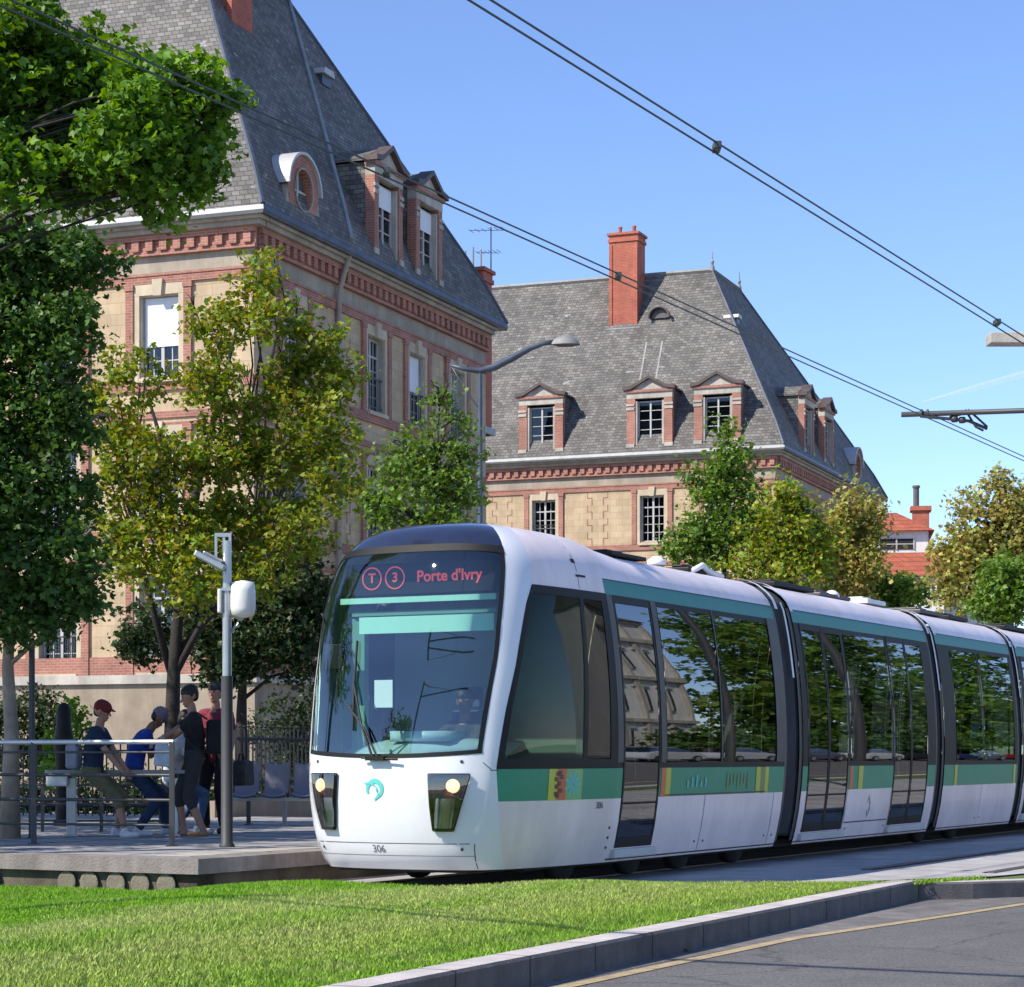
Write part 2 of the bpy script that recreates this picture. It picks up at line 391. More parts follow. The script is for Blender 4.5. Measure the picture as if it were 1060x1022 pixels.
def window_unit_sub(F_, p, q, r, t, parent, b1, dark, blind):
    w = MB(); b = b1 - .26; f = .055
    F_.box(w, p, p + f, b, b + .06, r, t); F_.box(w, q - f, q, b, b + .06, r, t); F_.box(w, p + f, q - f, b, b + .06, t - f, t); F_.box(w, p + f, q - f, b, b + .06, r, r + f)
    m = (p + q) / 2; F_.box(w, m - .04, m + .04, b, b + .065, r + f, t - f)
    zt = r + (t - r) * .78
    for k in range(1, 5):
        z = r + (t - r) * k / 5
        F_.box(w, p + f, m - .04, b + .01, b + .045, z - .016, z + .016); F_.box(w, m + .04, q - f, b + .01, b + .045, z - .016, z + .016)
    w.add([F_(p, b + .01, r), F_(q, b + .01, r), F_(q, b + .01, t), F_(p, b + .01, t)], [(0, 1, 2, 3)], 1)
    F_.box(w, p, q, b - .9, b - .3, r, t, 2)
    if blind: F_.box(w, p + f, q - f, b + .066, b + .08, t - (t - r) * blind, t - f, 3)
    w.build('dormer_window', [m_wframe, m_pane, m_room, m_blind], parent)

def round_dormer(F_, ac, parent, r=.92, zc=16.65, depth=3.0):
    d = MB(); n = 20; b1 = .34
    def arc(rad, b): return [F_(ac + rad * math.cos(math.pi * k / n), b, zc + rad * math.sin(math.pi * k / n)) for k in range(n + 1)]
    base_z = EZ + .06
    # brick face ring with a round hole
    ring_o = [(ac + r * math.cos(2 * math.pi * k / 32), zc + r * math.sin(2 * math.pi * k / 32)) for k in range(33)]
    ring_i = [(ac + .56 * r * math.cos(2 * math.pi * k / 32), zc + .60 * r * math.sin(2 * math.pi * k / 32)) for k in range(33)]
    d.grid([[F_(a, b1, z) for a, z in ring_o], [F_(a, b1, z) for a, z in ring_i], [F_(a, b1 - .3, z) for a, z in ring_i]], 0)
    ro2 = [(ac + (r * .62) * math.cos(2 * math.pi * k / 32), zc + (r * .66) * math.sin(2 * math.pi * k / 32)) for k in range(33)]
    d.grid([[F_(a, b1 + .05, z) for a, z in ro2], [F_(a, b1 + .05, z) for a, z in ring_i]], 1)
    for s in (-1, 1):   # scroll shoulders
        F_.prism(d, [(ac + s * .5 * r, base_z), (ac + s * 1.25 * r, base_z), (ac + s * 1.05 * r, zc - .25 * r), (ac + s * .95 * r, zc), (ac + s * .6 * r, zc - .7 * r)], b1 - .2, b1 - .01, 1)
    F_.box(d, ac - .9 * r, ac + .9 * r, b1 - .25, b1 - .03, base_z, zc - .55 * r, 1)
    d.grid([arc(r * 1.02, b1 + .10), arc(r * 1.02, b1 - depth)], 2); d.grid([arc(r * 1.10, b1 + .10), arc(r * 1.10, b1 - depth)], 2)
    d.grid([arc(r * 1.02, b1 + .10), arc(r * 1.10, b1 + .10)], 2)
    for s in (-1, 1):
        x0, x1 = sorted((ac + s * r * 1.02, ac + s * r * .94)); F_.box(d, x0, x1, b1 - depth, b1 - .22, base_z, zc, 3)
    o = d.build('round_dormer', [m_brick, m_frieze, m_zincl, m_zincd], parent)
    w = MB()
    w.add([F_(a, b1 - .22, z) for a, z in ring_i[:-1]], [tuple(range(32))], 1)
    F_.box(w, ac - .03, ac + .03, b1 - .21, b1 - .16, zc - .58 * r, zc + .58 * r); F_.box(w, ac - .54 * r, ac + .54 * r, b1 - .205, b1 - .165, zc - .03, zc + .03)
    w.build('dormer_window', [m_wframe, m_wdark], o)

def vent_box(p, parent, face, w=.7, h=.45, mat=None):
    v = MB(); a = p.x if face.k == 'front' else p.y; b = -p.y if face.k == 'front' else p.x; z = p.z
    face.box(v, a - w / 2, a + w / 2, b - .6, b + .05, z, z + h * .7, 1)
    face.prism(v, [(a - w / 2 - .1, z + h * .62), (a + w / 2 + .1, z + h * .62), (a + w / 2, z + h), (a - w / 2, z + h)], b - .6, b + .15, 0)
    v.build('roof_vent', [mat or m_zincl, m_zincd], parent)

def storey_decor(F_, a0, a1, wins, brick, stone, parent):
    """string courses, pilasters, keystones and sills; wins: list of (centre, width)"""
    B = lambda *k: F_.box(brick, *k)
    S = lambda *k: F_.box(stone, *k)
    for (z0, z1, p) in ((11.06, 11.34, .07), (10.32, 10.50, .05), (10.12, 10.20, .04), (7.08, 7.34, .07), (6.46, 6.62, .05), (13.93, 14.13, .06)):
        B(a0, a1, .003, p, z0, z1)
    B(a0, a1, .004, .085, 14.13, 14.20)
    for (ac, w) in wins:
        h = w / 2
        for (r, t) in ((11.34, 13.93), (7.34, 10.12), (3.46, 6.46)):
            sur = MB()
            B = lambda *k: F_.box(sur, *k)
            S = lambda *k: F_.box(sur, *k, 1)
            for s in (-1, 1):
                x0, x1 = sorted((ac + s * (h + .17), ac + s * (h + .40)))
                B(x0, x1, .003, .085, r, t - .16); 
                x0, x1 = sorted((ac + s * (h + .15), ac + s * (h + .43))); B(x0, x1, .003, .11, t - .16, t)
                x0, x1 = sorted((ac + s * h, ac + s * (h + .17))); S(x0, x1, .003, .045, r, t - .30)
            S(ac - h - .17, ac + h + .17, .003, .05, t - .30, t - .003)
            F_.prism(sur, [(ac - .11, t - .34), (ac + .11, t - .34), (ac + .16, t + .10), (ac - .16, t + .10)], .051, .14, 1)
            S(ac - h - .05, ac + h + .05, .071, .15, r - .06, r + .05)
            sur.build('window_surround', [m_brick, m_dress], parent)
def building(O, label, W, LF, back, frontw, sidew, front_dorm, side_dorm, side_round, front_ridge_b, slate, opts):
    
    rz = -BT
    b = empty('brick_building', O, rz, label, 'building')
    FF, FS = Face('front'), Face('side')
    ww = 1.15
    rows = ((11.45, 13.60), (7.45, 9.80), (3.56, 6.14))
    wall = MB()
    hf = [(c - ww / 2, c + ww / 2, r, t) for c, w in frontw for r, t in rows]
    hs = [(c - ww / 2, c + ww / 2, r, t) for c, w in sidew for r, t in rows]
    wall_with_holes(wall, FF, -LF, 0, 3.45, 14.15, hf); wall_with_holes(wall, FS, 0, W, 3.45, 14.15, hs)
    FF.box(wall, -LF, .05, -.4, .05, 0, 3.22, 2); FS.box(wall, .06, W, -.4, .05, 0, 3.22, 2)
    FF.box(wall, -LF, 0, -.3, -.002, 14.15, 15.2, 3); FS.box(wall, .01, W, -.3, -.002, 14.15, 15.2, 3)
    wall.add([(0, W, 0), (-back, W, 0), (-back, W, EZ - .3), (0, W, EZ - .3)], [(0, 1, 2, 3)], 0)
    wall.add([(-LF, 0, 0), (-LF, 9.5, 0), (-LF, 9.5, EZ - .3), (-LF, 0, EZ - .3)], [(0, 1, 2, 3)], 0)
    wall.add([(-LF, 9.0, 0), (-back, 9.0, 0), (-back, 9.0, EZ - .3), (-LF, 9.0, EZ - .3)], [(0, 1, 2, 3)], 0)
    wall.add([(-back, 9.0, 0), (-back, W, 0), (-back, W, EZ - .3), (-back, 9.0, EZ - .3)], [(0, 1, 2, 3)], 0)
    wall.build('wall', [m_stone, m_ledge, m_plinth, m_frieze], b, recalc=False)
    led = MB(); FF.box(led, -LF, .16, 0, .16, 3.22, 3.46); FS.box(led, .0, W, .0, .16, 3.221, 3.461)
    led.build('stone_ledge', m_ledge, b)
    brick, stone = MB(), MB()
    storey_decor(FF, -LF, .0, frontw, brick, stone, b); storey_decor(FS, .0, W, sidew, brick, stone, b)
    # dentil course
    for F_, a0, a1 in ((FF, -LF, .10), (FS, .10, W)):
        F_.box(brick, a0, a1, .001, .10, 14.66, 15.20)
        F_.box(brick, a0, a1, .101, .22, 15.06, 15.20); F_.box(brick, a0, a1, .101, .14, 14.66, 14.76)
        n = int((a1 - a0) / .42)
        for k in range(n):
            a = a0 + (k + .5) * (a1 - a0) / n
            F_.box(brick, a - .11, a + .11, .101, .20, 14.78, 15.06)
    # toothed brick chains beside the windows and at the corner
    def chain(F_, ac, w, z0=11.34, z1=13.93):
        n = int((z1 - z0) / .30)
        for k in range(n):
            e = w if k % 2 else w * .55
            z = z0 + k * (z1 - z0) / n
            F_.box(brick, ac - e - .03, ac - e + .01, .004, .012, z, z + (z1 - z0) / n); F_.box(brick, ac + e - .01, ac + e + .03, .004, .012, z, z + (z1 - z0) / n)
            F_.box(brick, ac - e, ac - w * .55, .004, .011, z, z + .03); F_.box(brick, ac + w * .55, ac + e, .004, .011, z, z + .03)
    for c in opts.get('chains', ()): chain(FF, c, .5); chain(FF, c, .5, 7.34, 10.12)
    for c in opts.get('schains', ()): chain(FS, c, .45); chain(FS, c, .45, 7.34, 10.12)
    if opts.get('pil'):
        for c in opts['pil']:
            FF.box(brick, c - .28, c + .28, .004, .06, 3.46, 6.46)
            FF.box(brick, c - .28, c + .28, .004, .055, 11.34, 13.93)
    for F_, a0, a1 in ((FF, -LF, .0), (FS, .0, W)):
        F_.box(brick, a0, a1, .004, .05, 3.46, 3.95)
    brick.build('brick_trim', m_brick, b)
    co = MB()
    FF.box(co, -LF, .34, -.1, .34, 15.20, 15.33); FS.box(co, .0, W, -.1, .34, 15.201, 15.331)
    FF.box(co, -LF, .44, -.1, .44, 15.33, 15.42); FS.box(co, .0, W, -.1, .44, 15.331, 15.421)
    co.build('cornice', m_frieze, b)
    gu = MB()
    prof = [(0.30, 15.42), (.55, 15.42), (.60, 15.50), (.57, 15.63), (.50, 15.66), (.30, 15.66)]
    c0 = [Vector((-LF, -p, z)) for p, z in prof]; c1 = [Vector((p, -p, z)) for p, z in prof]; c2 = [Vector((p, W + .5, z)) for p, z in prof]
    gu.grid([c0, c1], 0); gu.grid([c1, c2], 1)
    gu.build('gutter', [m_zinc, m_zincd], b)
    # roof: hipped, slightly flared at the foot, ridge along the side wing, a second ridge over the front
    rb = front_ridge_b; We = W + OV
    S_ = [0, .04, .1, .2, .35, .5, .65, .8, .92, 1.0]
    rf = MB()
    def X(s): return OV - RA * s
    fr, sd, bk = [], [], []
    w2 = 2 * RA
    for s in S_:
        z = EZ + .08 + rise(s); xl = OV - RA * s; yn = -OV + RA * s; yf = We - rb * s; xb = OV - w2 + RA * s; yb = -OV + w2 - RA * s
        fr.append([Vector((-LF + (xl + LF) * k / 12, yn, z)) for k in range(13)])
        sd.append([Vector((xl, yn + (yf - yn) * k / 12, z)) for k in range(13)])
        bk.append((Vector((xl, yf, z)), Vector((xb, yf, z)), Vector((xb, yb, z)), Vector((-LF, yb, z))))
    rf.grid(fr, 0); rf.grid(sd, 1)
    for k in range(3): rf.grid([[r[k], r[k + 1]] for r in bk], 1)
    roof = rf.build('roof', [m_slate, m_slate], b, merge=.001)
    cap = MB()
    hip = [(X(s), -OV + RA * s, EZ + .10 + rise(s)) for s in S_]
    cap.tube(hip, .07, 6, 0)
    zr = EZ + .10 + rise(1.0)
    cap.tube([(X(1), -OV + RA, zr), (X(1), We - rb, zr)], .10, 6, 0)
    cap.tube([(-LF, -OV + RA, zr), (X(1), -OV + RA, zr)], .12, 6, 1)
    cap.tube([(X(s), We - rb * s, EZ + .10 + rise(s)) for s in S_], .07, 6, 0)
    for y in (-OV + RA, We - rb):
        cap.lathe([(.13, 0), (.10, .25), (.05, .3), (.09, .45), (.03, .6), (.015, .95), (.001, 1.0)], (X(1), y, zr - .05), 10, 1)
    cap.build('ridge_cap', [m_zincd, m_zincm], roof)
    def side_at(y, s, up=0): return Vector((X(s), y, EZ + .08 + rise(s) + up))
    def front_at(x, s, up=0): return Vector((x, -OV + RA * s, EZ + .08 + rise(s) + up))
    wi = 0
    for c, w in frontw:
        for r, t in rows:
            bl = opts.get('fblind', {}).get((round(c, 1), r))
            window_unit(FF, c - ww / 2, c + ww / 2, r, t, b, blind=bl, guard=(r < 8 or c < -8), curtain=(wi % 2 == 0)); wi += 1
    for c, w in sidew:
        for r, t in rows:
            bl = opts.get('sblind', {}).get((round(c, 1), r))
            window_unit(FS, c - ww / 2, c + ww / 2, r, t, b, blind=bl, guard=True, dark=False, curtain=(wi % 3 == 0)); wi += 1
    for c in front_dorm: dormer(FF, c, b)
    for c in side_dorm: dormer(FS, c, b, wd=2.0, blind=.3 if opts.get('dblind') else None)
    for c in side_round: round_dormer(FS, c, b)
    return b, FF, FS, side_at, front_at

# building 1 (near, left)
O1 = Vector((-6.79, 58.71, 0))
b1, FF, FS, side_at, front_at = building(O1, 'tall near brick building behind the left trees, its slate roof cut by the top edge', 16.3, 26, 9.0,
    [(-2.84, 1.2), (-6.0, 1.2), (-9.2, 1.2), (-12.3, 1.2)], [(2.3, 1.2), (7.6, 1.2), (10.6, 1.2), (13.8, 1.2)], [-9.0], [7.6, 10.6], [2.2], 6.8, m_slate2,
    dict(fblind={(-2.8, 11.45): .62, (-6.0, 11.45): .3}, sblind={(10.6, 11.45): .55}, dblind=True, schains=[5.4]))
def chimney(parent, x0, x1, y0, y1, z0, z1, pots=2, mat=None, panel=True):
    c = MB(); c.box(x0, x1, y0, y1, z0, z1 - .45, 0)
    c.box(x0 - .06, x1 + .06, y0 - .06, y1 + .06, z1 - .45, z1 - .30, 0); c.box(x0 - .02, x1 + .02, y0 - .02, y1 + .02, z1 - .30, z1 - .12, 0)
    c.box(x0 - .10, x1 + .10, y0 - .10, y1 + .10, z1 - .12, z1, 0)
    if panel:
        for (a, b_) in ((x0, x0 + .16), (x1 - .16, x1)): c.box(a, b_, y0 - .04, y0 - .001, z0, z1 - .6, 0)
    c.box(x0 - .12, x1 + .12, y0 - .12, y1 + .05, z0 + .0, z0 + .22, 1)
    o = c.build('chimney', [mat or m_chim, m_zinc], parent)
    p = MB()
    for k in range(pots):
        p.lathe([(.12, 0), (.10, .12), (.085, .30), (.11, .36), (.11, .42), (.05, .43)], (x0 + (x1 - x0) * (k + .5) / pots, (y0 + y1) / 2, z1), 12)
    p.build('chimney_pot', m_chim, o, smooth=True)
    return o
chimney(b1, -4.2, -2.75, 3.9, 5.1, 21.0, 27.5)
chimney(b1, -1.05, -.10, 16.3, 17.1, 12.0, 17.5, pots=0, panel=False)
pt = MB()
for k in range(3): pt.tube([(-.85 + .28 * k, 16.6, 17.5), (-.85 + .28 * k, 16.6, 18.15 + .1 * (k % 2))], .035, 8)
pt.build('flue_pipe', m_zinc, b1)
vent_box(side_at(9.6, .66), b1, FS, .6, .5)
# a lead valley strip and the rainwater pipe
ls = MB(); ls.tube([side_at(5.0 + 5.2 * k / 8, .02 + .96 * k / 8, .06) for k in range(9)], .075, 6); ls.build('lead_strip', m_zinc, b1)
dp = MB(); dp.tube([Vector((.45, 4.9, 15.45)), Vector((.30, 4.9, 15.0)), Vector((.12, 4.9, 14.4)), Vector((.12, 4.9, .1))], .075, 8)
for z in (4, 7, 10, 13): dp.lathe([(.10, 0), (.10, .08)], (.12, 4.9, z), 8)
dp.build('downpipe', m_pipe, b1)
dr = MB(); 
an = MB(); ax, ay = -.3, 16.9
an.tube([(ax + .25, ay, 17.4), (ax + .25, ay, 18.95)], .022, 6)
for z, L in ((18.85, .85), (18.1, .55)):
    an.tube([(ax + .25 - L * .9, ay, z + .05), (ax + .25 + L * .55, ay, z - .05)], .012, 6)
    for k in range(6):
        xx = ax + .25 - L * .85 + k * L * .27; an.tube([(xx, ay - .22, z + .02), (xx, ay + .22, z + .02)], .010, 5)
ao = an.build('roof_antenna', m_zincd, None); ao.location = O1; ao.rotation_euler = (0, 0, -BT)
tag(ao, 'thin television aerial standing on the small chimney between the two roofs', 'aerial')

# building 2 (further, right)
O2 = Vector((12.19, 103.31, 0))
b2, FF, FS, side_at, front_at = building(O2, 'brick and stone building in the middle distance with three brick dormers and a red chimney', 21.9, 24, 9.0,
    [(-11.43, 1.2), (-5.97, 1.2), (-2.66, 1.2), (-15.5, 1.2), (-19.5, 1.2)], [(2.2, 1.2), (5.2, 1.2), (8.9, 1.2), (12.5, 1.2), (16.0, 1.2), (19.0, 1.2)], [-11.43, -5.97, -2.66, -18.5], [4.8, 8.9], [16.0], 13.3, m_slate2,
    dict(fblind={}, chains=[-8.7, -13.6], pil=[-.5], schains=[3.7, 10.8]))
chimney(b2, -9.1, -7.65, 2.9, 4.1, 22.0, 26.9)
# eyebrow vent on the front slope
ev = MB(); p = front_at(-6.5, .73); n = 12
ev.grid([[Vector((p.x + .50 * math.cos(math.pi * k / n), p.y - .25, p.z + .05 + .50 * math.sin(math.pi * k / n))) for k in range(n + 1)], [Vector((p.x + .55 * math.cos(math.pi * k / n), p.y + .9, p.z + .05 + .50 * math.sin(math.pi * k / n))) for k in range(n + 1)]], 0)
ev.add([Vector((p.x + .44 * math.cos(math.pi * k / n), p.y - .10, p.z + .05 + .44 * math.sin(math.pi * k / n))) for k in range(n + 1)], [tuple(range(n + 1))], 1)
ev.tube([Vector((p.x + .52 * math.cos(math.pi * k / n), p.y - .26, p.z + .05 + .52 * math.sin(math.pi * k / n))) for k in range(n + 1)], .06, 6, 1)
ev.build('eyebrow_vent', [m_slate, m_wdark], b2)
vent_box(side_at(3.2, .68), b2, FS, .5, .45)
for yy, s0 in ((-7.0, .60), (-6.2, .60)):
    lk = MB(); lk.grid([[front_at(yy - .04, s0 - .32 * k / 4, .02) for k in range(5)], [front_at(yy + .04, s0 - .32 * k / 4, .02) for k in range(5)]]); lk.build('lead_streak', m_zincm, b2)
sc_ = MB()
FS.box(sc_, 6.4, 7.8, -.5, -.05, 15.6, 15.9, 0)
n = 14
arc = lambda rr, bb: [FS(7.1 + rr * math.cos(math.pi * k / n), bb, 15.75 + rr * math.sin(math.pi * k / n)) for k in range(n + 1)]
sc_.grid([arc(.72, .05), arc(.72, -1.6)], 0); sc_.grid([arc(.72, .05), arc(.60, .05)], 0)
sc_.add(arc(.62, -.2), [tuple(range(n + 1))], 1)
sc_.build('arched_dormer', [m_wdark2, m_room], b2)

# far white house with a red tiled roof
m_tile = brick_mat('red_roof_tile', (0.52, 0.14, 0.07), (0.42, 0.10, 0.05), (0.2, 0.06, 0.04), .22, .34, .03, noise=.35, bump=.8)
m_wall_w = M('white_render', (0.74, 0.72, 0.68), 0.85, var=0.06, stain=0.15)
HY = 150.0
hp = at(925, 592, HY); sc_px = HY / F
h = empty('white_house', (hp.x, HY, 0), R(-8), 'small white house with red tiled roof between the far building and the right-edge trees', 'house')
zt = at(0, 550, HY).z
w = MB(); w.box(-4.5, 2.3, 0, 7, 0, zt); w.build('wall', m_wall_w, h)
r = MB(); ze = zt; zr = at(0, 533, HY).z
r.add([(-5.0, -.5, ze), (2.7, -.5, ze), (2.7, 7.5, ze), (-5.0, 7.5, ze), (-2.0, 3.4, zr + .5), (.3, 3.4, zr + .5)], [(0, 1, 5, 4), (1, 2, 5), (2, 3, 4, 5), (3, 0, 4), (0, 3, 2, 1)])
ro = r.build('roof', m_tile, h)
ch = MB(); ch.box(1.3, 2.4, .8, 2.2, zt - 1, zr + .35); ch.box(1.15, 2.55, .65, 2.35, zr + .35, zr + .65); c_ = ch.build('chimney', m_chim, h)
cp = MB(); cp.lathe([(.20, 0), (.20, 1.3), (.26, 1.3), (.26, 1.45)], (1.55, 1.4, zr + .65), 10); cp.build('chimney_pot', m_wdark, c_)
r2 = MB(); z2 = at(0, 577, HY).z
r2.add([(-5.0, -3.0, z2 - 1.5), (3.6, -3.0, z2 - 1.5), (2.9, 0, z2 + .3), (-4.6, 0, z2 + .3), (3.6, 3, z2 - 1.5)], [(0, 1, 2, 3), (1, 4, 2)]); r2.build('lower_roof', m_tile, h)
w2 = MB(); w2.box(-4.8, 3.2, -2.6, 0, 0, z2 - 1.5); w2.build('lower_wall', m_wall_w, h)
r3 = MB(); r3.add([(2.3, .2, z2 - 1.0), (8, .2, z2 - 1.4), (8, 5, z2 + .6), (2.3, 5, z2 + 1.0)], [(0, 1, 2, 3)]); r3.box(2.4, 7.8, .6, 6, 0, z2 - 1.2, 1); r3.build('side_wing', [m_tile, m_wall_w], h)
for (x0, x1) in ((-3.9, -2.9), (-2.55, -1.55), (-.9, .15), (.25, 1.3)):
    z0 = at(0, 569, HY).z; z1 = at(0, 558, HY).z
    q = MB(); q.box(x0, x1, -.05, -.01, z0, z1, 0); q.box(x0 - .08, x0, -.09, -.01, z0, z1, 1); q.box(x1, x1 + .08, -.09, -.01, z0, z1, 1); q.box(x0, x1, -.09, -.052, (z0 + z1) / 2 - .03, (z0 + z1) / 2 + .03, 1)
    q.build('window', [m_room, m_wframe], h)
# ------------------------------------------------------------------ the tram
TH = math.atan2(1750 - 530, F)
D = Vector((math.sin(TH), math.cos(TH), 0)); N = Vector((-D.y, D.x, 0))
m_white = M('tram_white_paint', (0.74, 0.745, 0.76), 0.28, var=0.035, scale=1.5, coat=0.5, stain=0.05)
m_wtint = M('tram_white_shade_tint', (0.89, 0.755, 0.715), 0.35, var=0.05, scale=1.5, coat=0.1, stain=0.16)  # nose white again; warm bounce light in the shade put into its colour
m_navy = M('tram_navy_cap', (0.016, 0.02, 0.045), 0.22, var=0.2, coat=1.0)
m_green = M('tram_green_band', (0.012, 0.25, 0.13), 0.45, var=0.06, coat=0.05)
m_teal = M('tram_teal_band', (0.008, 0.20, 0.155), 0.45, var=0.06, coat=0.05)
m_black = M('tram_black_trim', (0.012, 0.012, 0.012), 0.55, var=0.2, spec=0.25)
m_rub = M('gangway_rubber', (0.035, 0.036, 0.038), 0.7, var=0.3)
m_dgrey = M('tram_grey_metal', (0.06, 0.058, 0.056), 0.5, 0.2, var=0.2)
m_glass = glass_mat('tinted_side_glass', (0.12, 0.15, 0.135), 0.14)
m_wind = glass_mat('windscreen_glass', (0.78, 0.95, 0.91), 0.12)
m_cabg = glass_mat('cab_side_glass', (0.30, 0.48, 0.36), 0.0, ior=1.28)
m_under = M('underframe', (0.02, 0.019, 0.018), 0.8, var=0.3)
m_seat = M('seat_cloth', (0.05, 0.07, 0.12), 0.9, var=0.3)
m_inl = M('interior_lining', (0.18, 0.20, 0.20), 0.7, var=0.08)
m_dash = M('dashboard', (0.36, 0.48, 0.50), 0.35, var=0.1)
m_mint = M('mint_sunblind', (0.40, 0.70, 0.58), 0.8, var=0.05)
m_mintd = M('green_cab_lining', (0.12, 0.26, 0.19), 0.7, var=0.1)
m_yel = M('band_yellow', (0.50, 0.50, 0.04), 0.4, var=0.05)
m_ora = M('band_orange', (0.62, 0.13, 0.04), 0.4, var=0.08)
m_lgr = M('band_light_green', (0.20, 0.45, 0.16), 0.4, var=0.08)
m_brn = M('band_brown', (0.12, 0.035, 0.02), 0.4, var=0.3)
m_olv = M('band_olive', (0.16, 0.22, 0.06), 0.4, var=0.1)
m_logo = M('logo_teal', (0.10, 0.50, 0.44), 0.4, var=0.03)
m_bluem = M('logo_blue', (0.02, 0.04, 0.55), 0.4, var=0.03)
m_led = emit_mat('red_led_lettering', (1.0, 0.10, 0.09), 0.36, (0.35, 0.05, 0.045))
m_lamp = emit_mat('lit_headlamp', (1.0, 0.76, 0.40), 1.1, (0.9, 0.8, 0.6))
m_redl = M('red_tail_lens', (0.35, 0.02, 0.02), 0.2, var=0.1, coat=1)
m_chrome = M('lamp_reflector', (0.5, 0.5, 0.5), 0.25, 0.8, var=0.1)
m_paper = M('white_paper', (0.75, 0.78, 0.78), 0.8, var=0.03)
m_lens = glass_mat('lamp_cover_glass', (0.75, 0.75, 0.75), 0.10)

def interp(tab, z):
    for (a, b), (c, d) in zip(tab[:-1], tab[1:]):
        if z <= c: 
            t = max(0, (z - a) / (c - a)); return b + (d - b) * t
    return tab[-1][1]
WT = [(.2, 1.17), (.28, 1.195), (.4, 1.225), (.6, 1.265), (.84, 1.295), (1.0, 1.31), (1.3, 1.325), (1.6, 1.323), (1.9, 1.31), (2.2, 1.287), (2.5, 1.25), (2.7, 1.22), (2.88, 1.185), (3.03, 1.15), (3.12, 1.105), (3.2, 1.035), (3.28, .92), (3.34, .78), (3.38, .58), (3.4, .3), (3.405, 0.0)]
TT = [(.2, -2.26), (.28, -2.35), (.4, -2.42), (.6, -2.47), (.84, -2.49), (1.0, -2.49), (1.3, -2.465), (1.6, -2.41), (1.9, -2.34), (2.2, -2.25), (2.5, -2.20), (2.7, -2.14), (2.88, -2.08), (3.03, -2.02), (3.12, -1.97), (3.2, -1.91), (3.28, -1.82), (3.34, -1.70), (3.38, -1.52), (3.4, -1.28), (3.405, -1.12)]
PT = [(0, 0), (.12, .004), (.25, .015), (.38, .04), (.50, .075), (.60, .125), (.68, .19), (.75, .28), (.81, .42), (.86, .62), (.91, .95), (.95, 1.35), (.98, 1.8), (1.0, 2.19)]
_s = [0]
for (a, b), (c, d) in zip(PT[:-1], PT[1:]): _s.append(_s[-1] + math.hypot((c - a) * 1.325, d - b))
ST = [x / _s[-1] for x in _s]
XE = -0.122
def U(u): return u * 1.008 + .18
def cabp(s, z, side=-1, off=0.0):
    h = interp([(ST[i], PT[i][0]) for i in range(len(PT))], s); u = interp([(ST[i], PT[i][1]) for i in range(len(PT))], s)
    w = interp(WT, z) * h; tp = interp(TT, z); x = tp + u / 2.19 * (XE - tp)
    q_ = max(0, min(1, (z - 1.2) / 1.9)); w *= 1 + .15 * q_ * q_ * (3 - 2 * q_) * (1 - h ** 4)
    b = 0.13 * max(0, min(1, (z - 3.0) / .4))
    return Vector((x, side * w, z + b))
def cabn(s, z, side=-1):
    e = 0.012
    a = cabp(min(1, s + e), z, side) - cabp(max(0, s - e), z, side); b = cabp(s, z + e, side) - cabp(s, z - e, side)
    n = a.cross(b); n.normalize()
    c = cabp(s, z, side)
    if n.dot(Vector((c.x + 0.5, c.y, 0))) < 0: n = -n
    return n
def cabo(s, z, side=-1, off=0.004): return cabp(s, z, side) + cabn(s, z, side) * off

tram = empty('tram', (-0.061, 22.943, 0), math.atan2(D.y, D.x), 'white and green articulated tram with navy nose cap pulled up at the platform', 'tram')
ZR = [.2, .24, .28, .34, .4, .5, .6, .72, .84, .94, 1.04, 1.14, 1.2, 1.29, 1.4, 1.55, 1.7, 1.9, 2.1, 2.3, 2.5, 2.7, 2.80, 2.88, 2.95, 3.03, 3.08, 3.12, 3.16, 3.2, 3.24, 3.28, 3.31, 3.34, 3.36, 3.38, 3.39, 3.4, 3.405]
def Sw(z):   # windscreen edge along the nose
    return interp([(0.2, .315), (1.29, .325), (2.0, .335), (2.8, .345), (3.2, .35), (3.41, .36)], z)
def Sc(z):   # front edge of the cab side window
    return interp([(0.2, .42), (1.14, .375), (1.7, .39), (2.3, .415), (2.7, .445), (2.88, .475), (3.41, .475)], z)
def Sm(z): return 0.80
